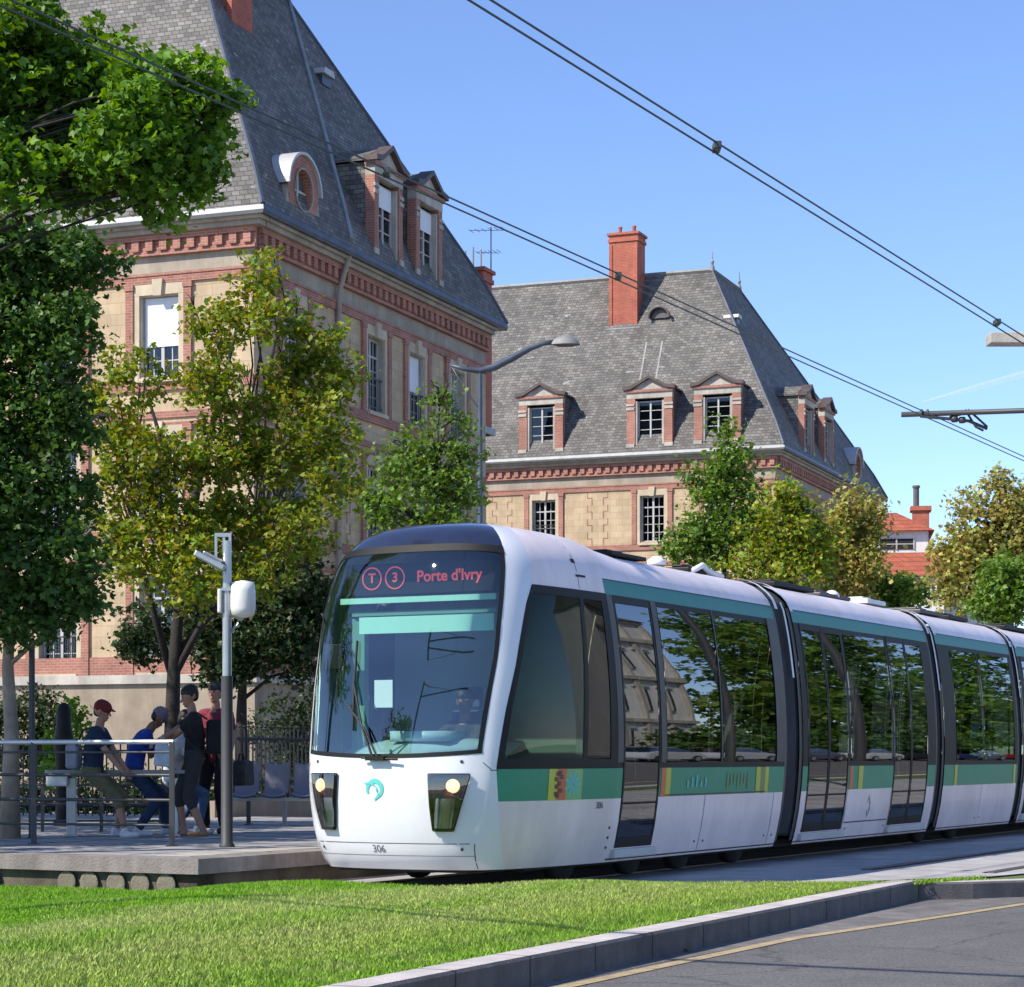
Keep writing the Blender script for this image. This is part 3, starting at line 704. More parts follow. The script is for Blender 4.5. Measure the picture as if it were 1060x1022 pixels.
def cab(parent, x_flip=None):
    """nose car shell; x_flip mirrors it for the far end of the tram"""
    def T(p):
        return Vector((2 * x_flip - p.x, p.y, p.z)) if x_flip is not None else p
    shell = MB(); ws = MB(); sg = [MB(), MB()]; sg2 = [MB(), MB()]
    cols = []
    nA, nB, nC, nD = 12, 4, 8, 5
    for k in range(nA): cols.append(('A', k / nA))
    for k in range(nB): cols.append(('B', k / nB))
    for k in range(nC): cols.append(('C', k / nC))
    for k in range(nD + 1): cols.append(('D', k / nD))
    def S(c, z):
        g, t = c
        lo = {'A': 0, 'B': Sw(z), 'C': Sc(z), 'D': Sm(z)}[g]; hi = {'A': Sw(z), 'B': Sc(z), 'C': Sm(z), 'D': 1}[g]
        return lo + (hi - lo) * t
    for side in (-1, 1):
        pts = []
        for z in ZR:
            row = []
            for c in cols:
                s = S(c, z); zz = z
                q = min(1, s / Sw(z))
                zz -= 0.045 * (1 - q * q) * math.exp(-((z - 1.29) / .16) ** 2)
                zz -= 0.03 * (q ** 4) * math.exp(-((z - 3.2) / .10) ** 2) * (1 if s <= Sw(z) + .001 else 0)
                row.append(T(cabp(s, zz, side)))
            pts.append(row)
        si = 0 if side < 0 else 1
        for i in range(len(ZR) - 1):
            zm = (ZR[i] + ZR[i + 1]) / 2
            for j in range(len(cols) - 1):
                g = cols[j][0]; q = [pts[i][j], pts[i][j + 1], pts[i + 1][j + 1], pts[i + 1][j]]
                tgt = shell; mi = 0
                if g == 'A' and 1.29 < zm < 3.2: tgt = ws
                elif g == 'A' and zm > 3.2: mi = 1
                elif g in 'CD' and 1.2 < zm < 2.88:
                    tgt = sg[si] if g == 'C' else sg2[si]
                elif g in 'CD' and 1.14 < zm < 1.2: mi = 3
                elif g in 'CD' and .84 < zm < 1.14: mi = 2
                elif g in 'CD' and zm < .84: mi = 4
                elif g in 'CD': mi = 4
                tgt.add(q, [(0, 1, 2, 3)], mi)
    shell.build('nose_body', [m_white, m_navy, m_green, m_black, m_wtint], parent, smooth=True, merge=0.0005)
    ws.build('windscreen', m_wind, parent, smooth=True, merge=0.0005)
    for si, side in ((0, -1), (1, 1)):
        w = sg[si].build('cab_side_window', m_cabg, parent, smooth=True, merge=0.0005)
        w2 = sg2[si].build('cab_side_window', m_cabg, parent, smooth=True, merge=0.0005)
        # black frame round the cab windows
        fr = MB()
        def strip(sa, sb, za, zb, n=14, off=0.006):
            rows = []
            for i in range(n + 1):
                z = za + (zb - za) * i / n
                rows.append([T(cabo(sa(z) + (sb(z) - sa(z)) * k / 4, z, side, off)) for k in range(5)])
            fr.grid(rows)
        strip(lambda z: Sc(z), lambda z: Sc(z) + .022, 1.2, 2.88)
        strip(lambda z: Sm(z) - .012, lambda z: Sm(z) + .012, 1.2, 2.88)
        strip(lambda z: .955, lambda z: 1.0, 1.2, 2.88)
        rows = []
        for z in (2.80, 2.84, 2.885):
            rows.append([T(cabo(Sc(z) + (1 - Sc(z)) * k / 16, z, side, .007)) for k in range(17)])
        fr.grid(rows)
        rows = []
        for z in (1.15, 1.2, 1.235):
            rows.append([T(cabo(Sc(z) + (1 - Sc(z)) * k / 16, z, side, .007)) for k in range(17)])
        fr.grid(rows)
        fr.build('window_frame', m_black, w, smooth=True)
    return T
Tf = cab(tram)

# --- black gasket round the windscreen
g = MB()
for side in (-1, 1):
    rows = []
    for i in range(25):
        z = 1.30 + (3.19 - 1.30) * i / 24
        rows.append([cabo(Sw(z) - .016, z, side, .004), cabo(Sw(z) - .001, z, side, .004)])
    g.grid(rows)
rowsb = []; rowst = []
for zz, rr in ((1.29, rowsb), (3.2, rowst)):
    for side, rng in ((1, range(12, 0, -1)), (-1, range(0, 13))):
        for k in rng:
            q = k / 12; s = Sw(zz) * q
            if zz < 2: zb = zz - .045 * (1 - q * q); a, b = zb - .004, zb + .035
            else: zb = zz - .03 * q ** 4; a, b = zb - .05, zb + .004
            rr.append([cabo(s, a, side, .005), cabo(s, b, side, .005)])
g.grid(rowsb); g.grid(rowst)
g.build('windscreen_gasket', m_black, tram, smooth=True)

# --- nose details: panel joints, screws, lamps, wiper, logo, fleet numbers
seam = MB()
def seam_line(pts, w=.006, mb=None, off=.0015):
    mb = mb or seam
    rows = []
    for i, (s, z, side) in enumerate(pts):
        p = cabo(s, z, side, off); q = cabo(pts[min(i + 1, len(pts) - 1)][0], pts[min(i + 1, len(pts) - 1)][1], side, off)
        r0 = cabo(pts[max(i - 1, 0)][0], pts[max(i - 1, 0)][1], side, off)
        t = (q - r0).normalized(); b = t.cross(cabn(s, z, side)).normalized() * w / 2
        rows.append([p - b, p + b])
    mb.grid(rows)
for side in (-1, 1):
    seam_line([(.315, .21 + .24 * k / 6, side) for k in range(7)], .009)
    seam_line([(.0 + .30 * k / 12, .45 - .0 * k, side) for k in range(13)], .007)
    seam_line([(.355 + .03 * k / 6, 1.13, side) for k in range(7)], .008)
    seam_line([(.33 + .03 * k / 3, 1.20 - .07 * k / 3, side) for k in range(4)], .008)
    seam_line([(.0 + .315 * k / 12, .335, side) for k in range(13)], .005)
    seam_line([(.80, 2.90 + .45 * k / 8, side) for k in range(9)], .010)
    for s, z in ((.265, 1.21), (.275, .40), (.985, .55), (.985, .45), (.985, .35)):
        seam.lathe([(.016, -.002), (.016, .004), (.006, .006)], (0, 0, 0), 8, T=lambda v, s=s, z=z, side=side: cabo(s, z, side, .002) + cabn(s, z, side).to_track_quat('Z', 'Y').to_matrix() @ v)
seam.build('panel_joint', m_dgrey, tram)
vent = MB()
for side in (-1,):
    for (s, z, w, h) in ((.79, 3.13, .030, .030), (.82, 3.02, .075, .016)):
        vent.grid([[cabo(s - w / 2 + w * k / 4, z - h / 2, side, .006) for k in range(5)], [cabo(s - w / 2 + w * k / 4, z + h / 2, side, .006) for k in range(5)]])
vent.build('roof_vent_slot', m_black, tram)

for side in (-1, 1):
    # lamp recess: slanted black quadrilateral standing a little proud, reflector tube, lamp, red lens, cover glass
    hl = MB()
    cz = [(.58, .148, .248), (.68, .144, .258), (.80, .140, .268), (.92, .137, .278), (1.05, .134, .288), (1.09, .133, .291)]
    outer = [[cabo(s0 + (s1 - s0) * k / 6, z, side, .006) for k in range(7)] for z, s0, s1 in [(z, a * 1.25, b) for z, a, b in cz]]
    hl.grid(outer)
    h = hl.build('headlight', m_black, tram, smooth=True)
    rf = MB()
    def put(s, z, prof, mb, sc=1):
        rot = cabn(s, z, side).to_track_quat('Z', 'Y').to_matrix()
        mb.lathe(prof, (0, 0, 0), 16, T=lambda v: cabo(s, z, side, .008) + rot @ v)
    rows = []
    for i in range(9):
        z = .60 + .27 * i / 8
        sc_ = .212 + .01 * i / 8
        rows.append([cabo(sc_ - .030 + .060 * k / 6, z, side, .010 + .030 * math.sin(math.pi * k / 6)) for k in range(7)])
    rf.grid(rows); rf.build('reflector', m_chrome, h, smooth=True)
    lm = MB(); put(.243, .985, [(.066, 0), (.064, .012), (.05, .028), (.03, .036), (.001, .038)], lm)
    lm.build('lamp', m_lamp, h, smooth=True)
    rl = MB(); put(.232, .90, [(.05, 0), (.048, .008), (.03, .018), (.001, .02)], rl); rl.build('red_lens', m_redl, h, smooth=True)
    cv = MB(); cv.grid([[cabo(s0 * 1.25 + (s1 - s0 * 1.25) * k / 6, z, side, .05) for k in range(7)] for z, s0, s1 in cz])
    cv.build('cover', m_lens, h, smooth=True)
    rim = MB()
    pts = [cabo(cz[0][1] * 1.25 + (cz[0][2] - cz[0][1] * 1.25) * k / 6, .58, side, .02) for k in range(7)]
    pts += [cabo(b, z, side, .02) for z, a, b in cz]
    pts += [cabo(cz[-1][2] + (cz[-1][1] * 1.25 - cz[-1][2]) * k / 6, 1.09, side, .02) for k in range(7)]
    pts += [cabo(a * 1.25, z, side, .02) for z, a, b in reversed(cz)]
    rim.tube(pts, .012, 6); rim.build('rim', m_black, h, smooth=True)

# emblem on the nose: a ring with a flowing profile inside it
def on_nose(y, z, off=.006):     # y lateral metres (screen right = near side = -y)
    s = interp([(PT[i][0] * interp(WT, z), ST[i]) for i in range(len(PT))], abs(y)); side = -1 if y < 0 else 1
    return cabo(s, z, side, off)
lg = MB()
cy, czz = 0.06, .955
ring = []
for k in range(20):
    a = R(150 - 285 * k / 19 + 60); w = .018 + .022 * math.sin(math.pi * k / 19)
    ring.append([on_nose(cy - math.cos(a) * (.09 - w), czz + math.sin(a) * (.09 - w)), on_nose(cy - math.cos(a) * (.09 + .006), czz + math.sin(a) * (.09 + .006))])
lg.grid(ring)
curve = [(-.13, .055), (-.07, .062), (-.01, .045), (.03, .01), (.025, -.03), (.06, -.06), (.03, -.09), (.0, -.12)]
rows = []
for i, (a, b) in enumerate(curve):
    w = .008 + .010 * math.sin(math.pi * i / 7)
    rows.append([on_nose(cy - (a - w * .6) * .86, czz + (b + w) * .86, .008), on_nose(cy - (a + w * .6) * .86, czz + (b - w) * .86, .008)])
lg.grid(rows)
lg.build('emblem', m_logo, tram)
def nose_text(s, size, y, z, mat, name):
    p = on_nose(y, z, .006)
    return text_obj(name, s, size, mat, tram, lambda v: on_nose(y - v.x, z + v.y, .0025 + v.z), ext=0.001)
m_num = M('number_paint', (0.13, 0.13, 0.15), 0.5, var=0.05)
nose_text('306', .095, .06, .395, m_num, 'fleet_number')

# wipers
wp = MB()
base = on_nose(.03, 1.235, .05)
wp.box(base.x - .03, base.x + .04, base.y - .10, base.y + .10, base.z - .02, base.z + .02)
wp.tube([on_nose(.18, 1.24, .06), on_nose(-.20, 1.225, .06)], .012, 6)
wp.tube([on_nose(.06, 1.24, .06), on_nose(.22, 1.55, .05), on_nose(.36, 1.95, .04)], .012, 6)
wp.tube([on_nose(.00, 1.24, .07), on_nose(.17, 1.50, .06), on_nose(.42, 1.75, .04)], .010, 6)
wp.tube([on_nose(.33, 1.50, .02), on_nose(.36, 1.9, .02), on_nose(.38, 2.35, .02)], .014, 6)
wp.build('wiper', m_black, tram)

# --- cab interior: dashboard, sun blind, display, mirrors, seat
ci = MB()
ci.box(-1.7, -.5, -.92, .92, .45, .50); ci.build('cab_floor', m_under, tram)
db = MB()
rows = []
for i in range(9):
    t = i / 8; x = -2.22 + .75 * t; z = 1.16 + .24 * math.sin(math.pi * min(1, t * 1.1) * .5)
    rows.append([Vector((x + .28 * abs(k / 8 - 1) ** 2, (k / 8 - 1) * (.95 - .05 * t), z + .05 * math.cos((k / 8 - 1) * 2.0))) for k in range(17)])
db.grid(rows)
db.box(-1.9, -1.5, -.35, .25, 1.40, 1.50)
db.box(-2.05, -2.0, -.5, .45, 1.0, 1.30)
db.build('dashboard', m_dash, tram, smooth=True)
bl = MB(); bl.box(-1.86, -1.85, -.86, .62, 2.44, 2.60); bl.box(-1.82, -1.79, -.86, .86, 2.735, 2.79)
bl.build('sun_blind', m_mint, tram)
b2 = MB(); b2.box(-1.74, -1.71, -.82, .78, 2.62, 2.66); b2.box(-1.70, -1.62, .66, .80, 1.3, 2.6)
b2.box(-1.60, -1.2, .98, 1.02, 1.2, 2.8)
b2.build('cab_lining', m_mintd, tram)
ds = MB(); ds.box(-1.70, -1.62, -.86, .86, 2.82, 3.13); dsp = ds.build('destination_display', m_black, tram, bevel=.01)
def disp(v): return Vector((-1.706 - v.z, .0 - v.x, 2.985 + v.y))
text_obj('display_lettering', "Porte d'Ivry", .150, m_led, dsp, lambda v: disp(v + Vector((.29, .0, 0))), ext=.002, bold=.003)
for k, (ch, xx) in enumerate((('T', -.57), ('3', -.31))):
    text_obj('display_lettering', ch, .13, m_led, dsp, lambda v, xx=xx: disp(v + Vector((xx, .0, 0))), ext=.002, bold=.003)
    rg = MB(); rr = []
    for q in range(25):
        a = 2 * math.pi * q / 24
        rr.append([disp(Vector((xx + math.cos(a) * .098, math.sin(a) * .098, .002))), disp(Vector((xx + math.cos(a) * .112, math.sin(a) * .112, .002)))])
    rg.grid(rr); rg.build('display_ring', m_led, dsp)
mi_ = MB(); mi_.box(-2.02, -1.92, .72, .92, 2.10, 2.34); mi_.tube([(-1.95, .98, 2.62), (-1.96, .85, 2.35)], .012, 6); mi_.tube([(-1.97, .80, 2.12), (-1.98, .78, 1.3)], .016, 6)
mi_.build('interior_mirror', m_black, tram, bevel=.02)
pp = MB(); pp.box(-2.17, -2.165, .06, .26, 1.72, 1.98); pp.build('notice_sheet', m_paper, tram)
st = MB()
st.box(-1.15, -.70, -.28, .22, .90, 1.02); st.box(-.80, -.68, -.26, .20, 1.0, 1.72); st.box(-.78, -.70, -.12, .08, 1.74, 1.95); st.tube([(-.95, -.03, .5), (-.95, -.03, .92)], .08, 10)
st.build('driver_seat', m_seat, tram, bevel=.03)
bw = MB(); bw.box(-.42, -.38, -1.08, 1.08, .45, 3.0); bw.build('cab_bulkhead', m_inl, tram)

# --- passenger sections
RW = [z for z in ZR]
def P(u, z, side): return Vector((U(u), side * interp(WT, z), z))
def wsurf(u, z, side, off): 
    e = .02; t = (P(u, z + e, side) - P(u, z - e, side)).normalized(); n = Vector((0, t.z * side, -t.y * side)) if True else 0
    if n.y * side < 0: n = -n
    return P(u, z, side) + n * off
def panel(mb, u0, u1, z0, z1, side, off=.003, mi=0, nz=6, nu=1):
    mb.grid([[wsurf(u0 + (u1 - u0) * k / nu, z0 + (z1 - z0) * i / nz, side, off) for k in range(nu + 1)] for i in range(nz + 1)], mi)
ZB0, ZB1, ZG0, ZG1 = .84, 1.14, 2.88, 3.03
def section(u0, u1, openings, name='passenger_section', bump0=False):
    """openings: (kind, ua, ub) kind w/d; shell with real holes, both sides"""
    sec = MB()
    us = sorted(set([u0, u1] + [a for _, a, b in openings] + [b for _, a, b in openings]))
    for side in (-1, 1):
        for ia in range(len(us) - 1):
            a, b = us[ia], us[ia + 1]
            kind = None
            for k, oa, ob in openings:
                if abs(oa - a) < 1e-6 and abs(ob - b) < 1e-6: kind = k
            n = max(1, int((b - a) / .35))
            for i in range(len(RW) - 1):
                zm = (RW[i] + RW[i + 1]) / 2
                if kind == 'w' and 1.2 < zm < 2.80: continue
                if kind == 'd' and .34 < zm < 2.88: continue
                if zm < .84: mi = 0
                elif zm < 1.14: mi = 1
                elif zm < 2.88: mi = 2
                elif zm < 3.03: mi = 3
                else: mi = 0
                for k in range(n):
                    x0 = a + (b - a) * k / n; x1 = a + (b - a) * (k + 1) / n
                    q = []
                    for (x, z) in ((x0, RW[i]), (x1, RW[i]), (x1, RW[i + 1]), (x0, RW[i + 1])):
                        bm_ = 0.13 * max(0, min(1, (z - 3.0) / .4)) * max(0, min(1, (.55 - x) / .85)) if bump0 else 0
                        p = P(x, z, side); q.append((p.x, p.y, p.z + bm_))
                    sec.add(q, [(0, 1, 2, 3)], mi)
    s = sec.build(name, [m_wtint, m_green, m_black, m_teal], tram, smooth=True, merge=.0005)
    inner = MB()
    inner.box(U(u0) + .02, U(u1) - .02, -1.1, 1.1, .30, .35)
    inner.box(U(u0) + .02, U(u1) - .02, -1.05, 1.05, 2.98, 3.02)
    x = u0 + .7
    while x < u1 - .6:
        for yy in (-.95, .55):
            inner.box(x, x + .45, yy, yy + .40, .72, .80, 1); inner.box(x + .40, x + .47, yy, yy + .40, .80, 1.30, 1)
        inner.tube([(x + .5, -.45, .35), (x + .5, -.45, 3.0)], .017, 6, 2)
        x += 1.35
    inner.build('interior', [m_inl, m_seat, m_yel], s)
    for k, a, b in openings:
        for side in (-1, 1):
            if k == 'w':
                gw = MB(); panel(gw, a + .03, b - .03, 1.2, 2.82, side, .002, nz=14); w = gw.build('window', m_glass, tram, smooth=True)
            else:
                dm = MB(); wd = b - a; leaves = 2 if wd > 1.1 else 1
                for L in range(leaves):
                    ua = a + wd * L / leaves + .006; ub = a + wd * (L + 1) / leaves - .006; f = .035
                    for (xa, xb, za, zb) in ((ua, ua + f, .34, 2.88), (ub - f, ub, .34, 2.88), (ua + f, ub - f, .34, .44), (ua + f, ub - f, 2.80, 2.88)):
                        panel(dm, xa, xb, za, zb, side, .006, nz=12)
                d = dm.build('door', m_black, tram, smooth=False)
                gm = MB()
                for L in range(leaves):
                    ua = a + wd * L / leaves + .04; ub = a + wd * (L + 1) / leaves - .04
                    panel(gm, ua, ub, .44, 2.80, side, .001, nz=18)
                gm.build('door_glass', m_glass, d, smooth=True)
                sl = MB(); sl.box(U(a) - .05, U(b) + .05, side * 1.20 - .05, side * 1.20 + .05, .235, .325); sl.build('door_step', m_zincl, s, bevel=.01)
    # roof joints
    rj = MB(); nj = max(2, int((u1 - u0) / 1.35))
    for j in range(1, nj):
        x = u0 + (u1 - u0) * j / nj
        for side in (-1, 1):
            rj.grid([[wsurf(x - .007, 3.04 + .30 * i / 8, side, .004) for i in range(9)], [wsurf(x + .007, 3.04 + .30 * i / 8, side, .004) for i in range(9)]])
    for side in (-1, 1):
        panel(rj, u0, u1, 3.028, 3.038, side, .004, nz=1, nu=4, mi=1)
    rj.build('roof_joint', [m_paper, m_dgrey], s)
    return s
def decor(u0, u1, pieces, z0=.84, z1=1.14, name='band_pattern'):
    d = MB()
    mats = [m_yel, m_ora, m_lgr, m_brn, m_olv, m_green, m_logo]
    for a, b, mi in pieces: panel(d, a, b, z0, z1, -1, .004, mi, nz=4)
    return d, mats
def body_joints(sec, us, z0=.22, z1=.84, hz=()):
    j = MB()
    for u in us: panel(j, u - .005, u + .005, z0, z1, -1, .003, nz=8)
    for (a, b, z) in hz: panel(j, a, b, z - .008, z + .008, -1, .004, nz=1, nu=3)
    for u in us:
        for du, z in ((-.12, .34), (.12, .34)):
            c = wsurf(u + du, z, -1, .004); j.box(c.x - .012, c.x + .012, c.y - .004, c.y, c.z - .012, c.z + .012)
    return j.build('panel_joint', m_dgrey, sec)

s1 = section(-.30, 4.30, [('d', -.16, .74), ('w', .88, 2.36), ('w', 2.40, 4.02)], bump0=True)
# grey posts beside the first door
for (ua, ub_, of_) in ((-.30, -.17, .008), (.75, .88, .008), (4.03, 4.29, .008), (2.365, 2.395, .009)):
    gp = MB(); panel(gp, ua, ub_, 1.2, 2.88, -1, of_, nz=12); gp.build('window_post', m_dgrey, s1)
d, mats = decor(0, 0, [(.78, .90, 1), (.90, 1.02, 0), (1.02, 1.10, 5), (3.42, 3.55, 0), (3.55, 3.70, 4), (3.70, 3.80, 0)])
for k in range(7):
    u = 2.55 + .1 * k; panel(d, u, u + .03, .90 + .03 * (k % 3), 1.08 - .02 * (k % 2), -1, .006, 4, nz=3)
for k in range(5):
    u = 1.45 + .12 * k; panel(d, u, u + .04, .93, 1.0 + .03 * (k % 3), -1, .006, 6, nz=3)
d.build('band_pattern', mats, s1)
body_joints(s1, [1.98, 4.02], hz=[(.90, 3.75, .855), (-.30, 4.30, .228)])
# pattern on the band below the cab window
d = MB()
def cpanel(s0, s1, z0, z1, mi, off=.004, n=4):
    d.grid([[cabo(s0 + (s1 - s0) * k / n, z0 + (z1 - z0) * i / 4, -1, off) for k in range(n + 1)] for i in range(5)], mi)
cpanel(.605, .650, .84, 1.138, 0); cpanel(.650, .700, .84, 1.138, 1); cpanel(.700, .790, .84, 1.138, 2)
leop = [(.655, .88), (.668, .93), (.66, 1.0), (.672, 1.06), (.664, 1.10), (.648, .97), (.645, 1.04), (.652, 1.09), (.646, .90)]
for (s, z) in leop: cpanel(s - .010, s + .010, z - .020, z + .022, 3, .0065, 1)
for k in range(9):
    a = 2 * math.pi * k / 9; c, sn = math.cos(a), math.sin(a)
    rows = []
    for q in range(4):
        r = .02 + .11 * q / 3; w = .018 * math.sin(math.pi * (q + .6) / 4.2)
        s_ = .735 + (c * r) * .36; z_ = .99 + sn * r
        rows.append([cabo(s_ - sn * w * .36, z_ + c * w, -1, .0065), cabo(s_ + sn * w * .36, z_ - c * w, -1, .0065)])
    d.grid(rows, 6)
d.build('band_pattern', mats, tram)
def side_text(s, size, smid, z, mat, name):
    p = cabo(smid, z, -1, .003); q = cabo(smid + .02, z, -1, .003); dx = (q - p).normalized()
    return text_obj(name, s, size, mat, tram, lambda v: cabo(smid, z, -1, .005 + v.z) + dx * v.x + (cabp(smid, z + .03) - cabp(smid, z - .03)).normalized() * v.y, ext=.001)
side_text('306', .095, .905, .775, m_num, 'fleet_number')

s2 = section(4.92, 10.22, [('d', 5.10, 6.55), ('w', 6.62, 8.28), ('d', 8.36, 9.86)])
d, mats = decor(0, 0, [(6.62, 6.74, 1), (6.95, 7.12, 0)]); d.build('band_pattern', mats, s2)
j2 = body_joints(s2, [6.58, 8.33], hz=[(6.6, 8.3, .42), (4.92, 10.22, .228)])
lz = MB()
def arrow(mb, uc, zc, up, mi=0):
    sg_ = 1 if up else -1; w = .075
    pts = [(-1, 0), (0, 1.5), (1, 0)]
    for (a, b) in zip(pts[:-1], pts[1:]):
        p = [wsurf(uc + a[0] * w, zc + sg_ * a[1] * w, -1, .006), wsurf(uc + b[0] * w, zc + sg_ * b[1] * w, -1, .006),
             wsurf(uc + b[0] * w * .72, zc + sg_ * (b[1] * w - .035), -1, .006), wsurf(uc + a[0] * w * .72, zc + sg_ * (a[1] * w + .015), -1, .006)]
        mb.add(p, [(0, 1, 2, 3)], mi)
arrow(lz, 7.45, .64, True); arrow(lz, 7.45, .58, False)
lz.build('arrow_mark', m_num, s2)
s3 = section(10.64, 14.52, [('w', 11.20, 12.58), ('w', 12.64, 14.36)])
d, mats = decor(0, 0, [(11.15, 11.28, 0), (14.30, 14.42, 0)]); d.build('band_pattern', mats, s3)
body_joints(s3, [12.6], hz=[(10.64, 14.52, .228)])
s4 = section(14.94, 20.24, [('d', 15.12, 16.57), ('w', 16.64, 18.30), ('d', 18.38, 19.88)])
body_joints(s4, [16.6, 18.35], hz=[(14.94, 20.24, .228)])
s5 = section(20.66, 25.3, [('w', 20.9, 22.4), ('w', 22.45, 24.0), ('d', 24.1, 25.0)])
cab(tram, x_flip=(U(25.3) + XE) / 2.0)

# --- gangways
for (a, b) in ((4.30, 4.92), (10.22, 10.64), (14.52, 14.94), (20.24, 20.66)):
    gb = MB(); n = 9; zs = [.34, .6, 1.0, 1.6, 2.2, 2.7, 3.0, 3.12, 3.22, 3.30]
    for side in (-1, 1):
        rows = []
        for z in zs:
            rows.append([(U(a + (b - a) * k / (2 * n)), side * (interp(WT, min(z, 3.3)) - (.07 if k % 2 else .04)), z) for k in range(2 * n + 1)])
        gb.grid(rows)
    gb.grid([[(U(a + (b - a) * k / (2 * n)), side * (interp(WT, 3.3) - (.07 if k % 2 else .04)), 3.30) for k in range(2 * n + 1)] for side in (-1, 1)])
    gw = gb.build('gangway_bellows', m_rub, tram)
    fr = MB(); mid = (a + b) / 2
    for (x0, x1, mi) in ((a, a + .10, 0), (b - .10, b, 0)):
        for side in (-1, 1):
            fr.grid([[wsurf(x0, z, side, -.012), wsurf(x1, z, side, -.012)] for z in [.25 + (3.05 - .25) * i / 20 for i in range(21)]], mi)
    # pale collars over the roof and a streak of bright trim down the side
    for side in (-1, 1):
        for x0 in (a + .02, b - .10):
            fr.grid([[wsurf(x0, z, side, .035), wsurf(x0 + .09, z, side, .035)] for z in (3.0, 3.06, 3.12, 3.18, 3.24, 3.28, 3.32, 3.36, 3.39)], 1)
        fr.grid([[wsurf(mid + .02, z, side, .012), wsurf(mid + .075, z, side, .012)] for z in [2.2 + .9 * i / 10 for i in range(11)]], 1)
    fr.build('gangway_collar', [m_dgrey, m_paper], gw, smooth=True)
# --- roof gear
for (x, y, w, dpt, h, mt) in ((.95, -.35, .9, .8, .10, m_black), (2.2, .3, 1.1, .9, .16, m_black), (3.3, -.45, .55, .35, .14, m_black), (5.7, -.3, 1.4, .9, .14, m_black), (7.6, -.2, 1.2, .9, .12, m_dgrey), (9.2, -.35, .8, .8, .14, m_paper), (11.6, -.3, 1.1, .9, .14, m_dgrey), (13.2, -.3, 1.0, .8, .15, m_black), (16.2, -.3, 1.6, .9, .15, m_black), (18.5, -.3, 1.2, .9, .14, m_dgrey)):
    rb = MB(); rb.box(x, x + w, y - dpt / 2, y + dpt / 2, 3.375, 3.375 + h * .45)
    rb.box(x + w * .1, x + w * .55, y - dpt / 2 + .1, y + dpt / 2 - .1, 3.375 + h * .451, 3.39 + h * .6)
    rb.build('roof_unit', mt, tram, bevel=.02)
rc = MB()
for (x, y) in ((2.55, -.55), (6.4, -.5), (8.3, -.55), (12.4, -.55)):
    rc.lathe([(.11, 0), (.10, .05), (.05, .09), (.001, .10)], (x, y, 3.40), 12)
rc.tube([(3.35, -.62, 3.38), (3.6, -.66, 3.47), (3.85, -.62, 3.42), (4.1, -.7, 3.37)], .035, 8)
rc.build('roof_dome', m_paper, tram, smooth=True)
# --- underframe and wheels
for u0 in (.4, 3.3, 12.0, 22.0):
    bg_ = MB(); bg_.box(u0 - .95, u0 + .95, -1.0, 1.0, .16, .34)
    b_ = bg_.build('bogie', m_under, tram, bevel=.02)
    for du in (-.8, .8):
        for yy in (-.80, .80):
            w_ = MB(); w_.lathe([(.29, -.06), (.30, -.02), (.30, .05), (.25, .06), (.10, .07)], (0, 0, 0), 24, T=lambda v: Vector((u0 + du + v.x, yy + v.z, .31 + v.y)))
            w_.build('wheel', m_under, b_, smooth=True)
ub = MB(); ub.box(-1.5, 24.2, -.98, .98, .17, .25); ub.box(-2.1, -1.5, -.7, .7, .17, .25); ub.build('underframe', m_under, tram)
# ------------------------------------------------------------------ ground, road, track, lawn, platform
def pw(p, s, z=0): return Vector((D.y * p + D.x * s, -D.x * p + D.y * s, z))     # p right of the camera across the track, s along it
m_ground = M('dusty_ground', (0.20, 0.18, 0.15), 0.95, var=0.2, scale=0.5, bump=0.3, bscale=20)
def asphalt():
    m = M('asphalt', (0.155, 0.147, 0.143), 0.9, var=0.10, scale=0.8, bump=0.6, bscale=120, stain=0.15)
    t = m.node_tree; p = t.nodes['Principled BSDF']; src = p.inputs['Base Color'].links[0].from_socket
    tc = node(t, 'ShaderNodeTexCoord'); sp = node(t, 'ShaderNodeTexNoise', Scale=55.0, Detail=3.0); t.links.new(tc.outputs['Object'], sp.inputs['Vector'])
    r = node(t, 'ShaderNodeValToRGB'); r.color_ramp.elements[0].position = .38; r.color_ramp.elements[1].position = .66; r.color_ramp.elements[0].color = (.62, .62, .62, 1); r.color_ramp.elements[1].color = (1.35, 1.33, 1.3, 1)
    t.links.new(sp.outputs['Fac'], r.inputs['Fac'])
    vo = node(t, 'ShaderNodeTexVoronoi', Scale=0.45); vo.feature = 'DISTANCE_TO_EDGE'
    wn_ = node(t, 'ShaderNodeTexNoise', Scale=2.0, Detail=6.0); t.links.new(tc.outputs['Object'], wn_.inputs['Vector'])
    vm = node(t, 'ShaderNodeVectorMath', operation='MULTIPLY_ADD'); vm.inputs[1].default_value = (.5, .5, .5); t.links.new(wn_.outputs['Color'], vm.inputs[0]); t.links.new(tc.outputs['Object'], vm.inputs[2]); t.links.new(vm.outputs[0], vo.inputs['Vector'])
    rc = node(t, 'ShaderNodeValToRGB'); rc.color_ramp.elements[0].position = .0; rc.color_ramp.elements[1].position = .012; rc.color_ramp.elements[0].color = (.55, .55, .55, 1); rc.color_ramp.elements[1].color = (1, 1, 1, 1)
    t.links.new(vo.outputs['Distance'], rc.inputs['Fac'])
    last = src
    for q in (r, rc):
        mx = node(t, 'ShaderNodeMix', data_type='RGBA', blend_type='MULTIPLY'); mx.inputs[0].default_value = 1; t.links.new(last, mx.inputs[6]); t.links.new(q.outputs[0], mx.inputs[7]); last = mx.outputs[2]
    t.links.new(last, p.inputs['Base Color']); return m
m_asph = asphalt()
m_asph_old = M('plain_asphalt', (0.125, 0.118, 0.118), 0.9, var=0.10, scale=0.8, bump=0.5, bscale=120, stain=0.12)
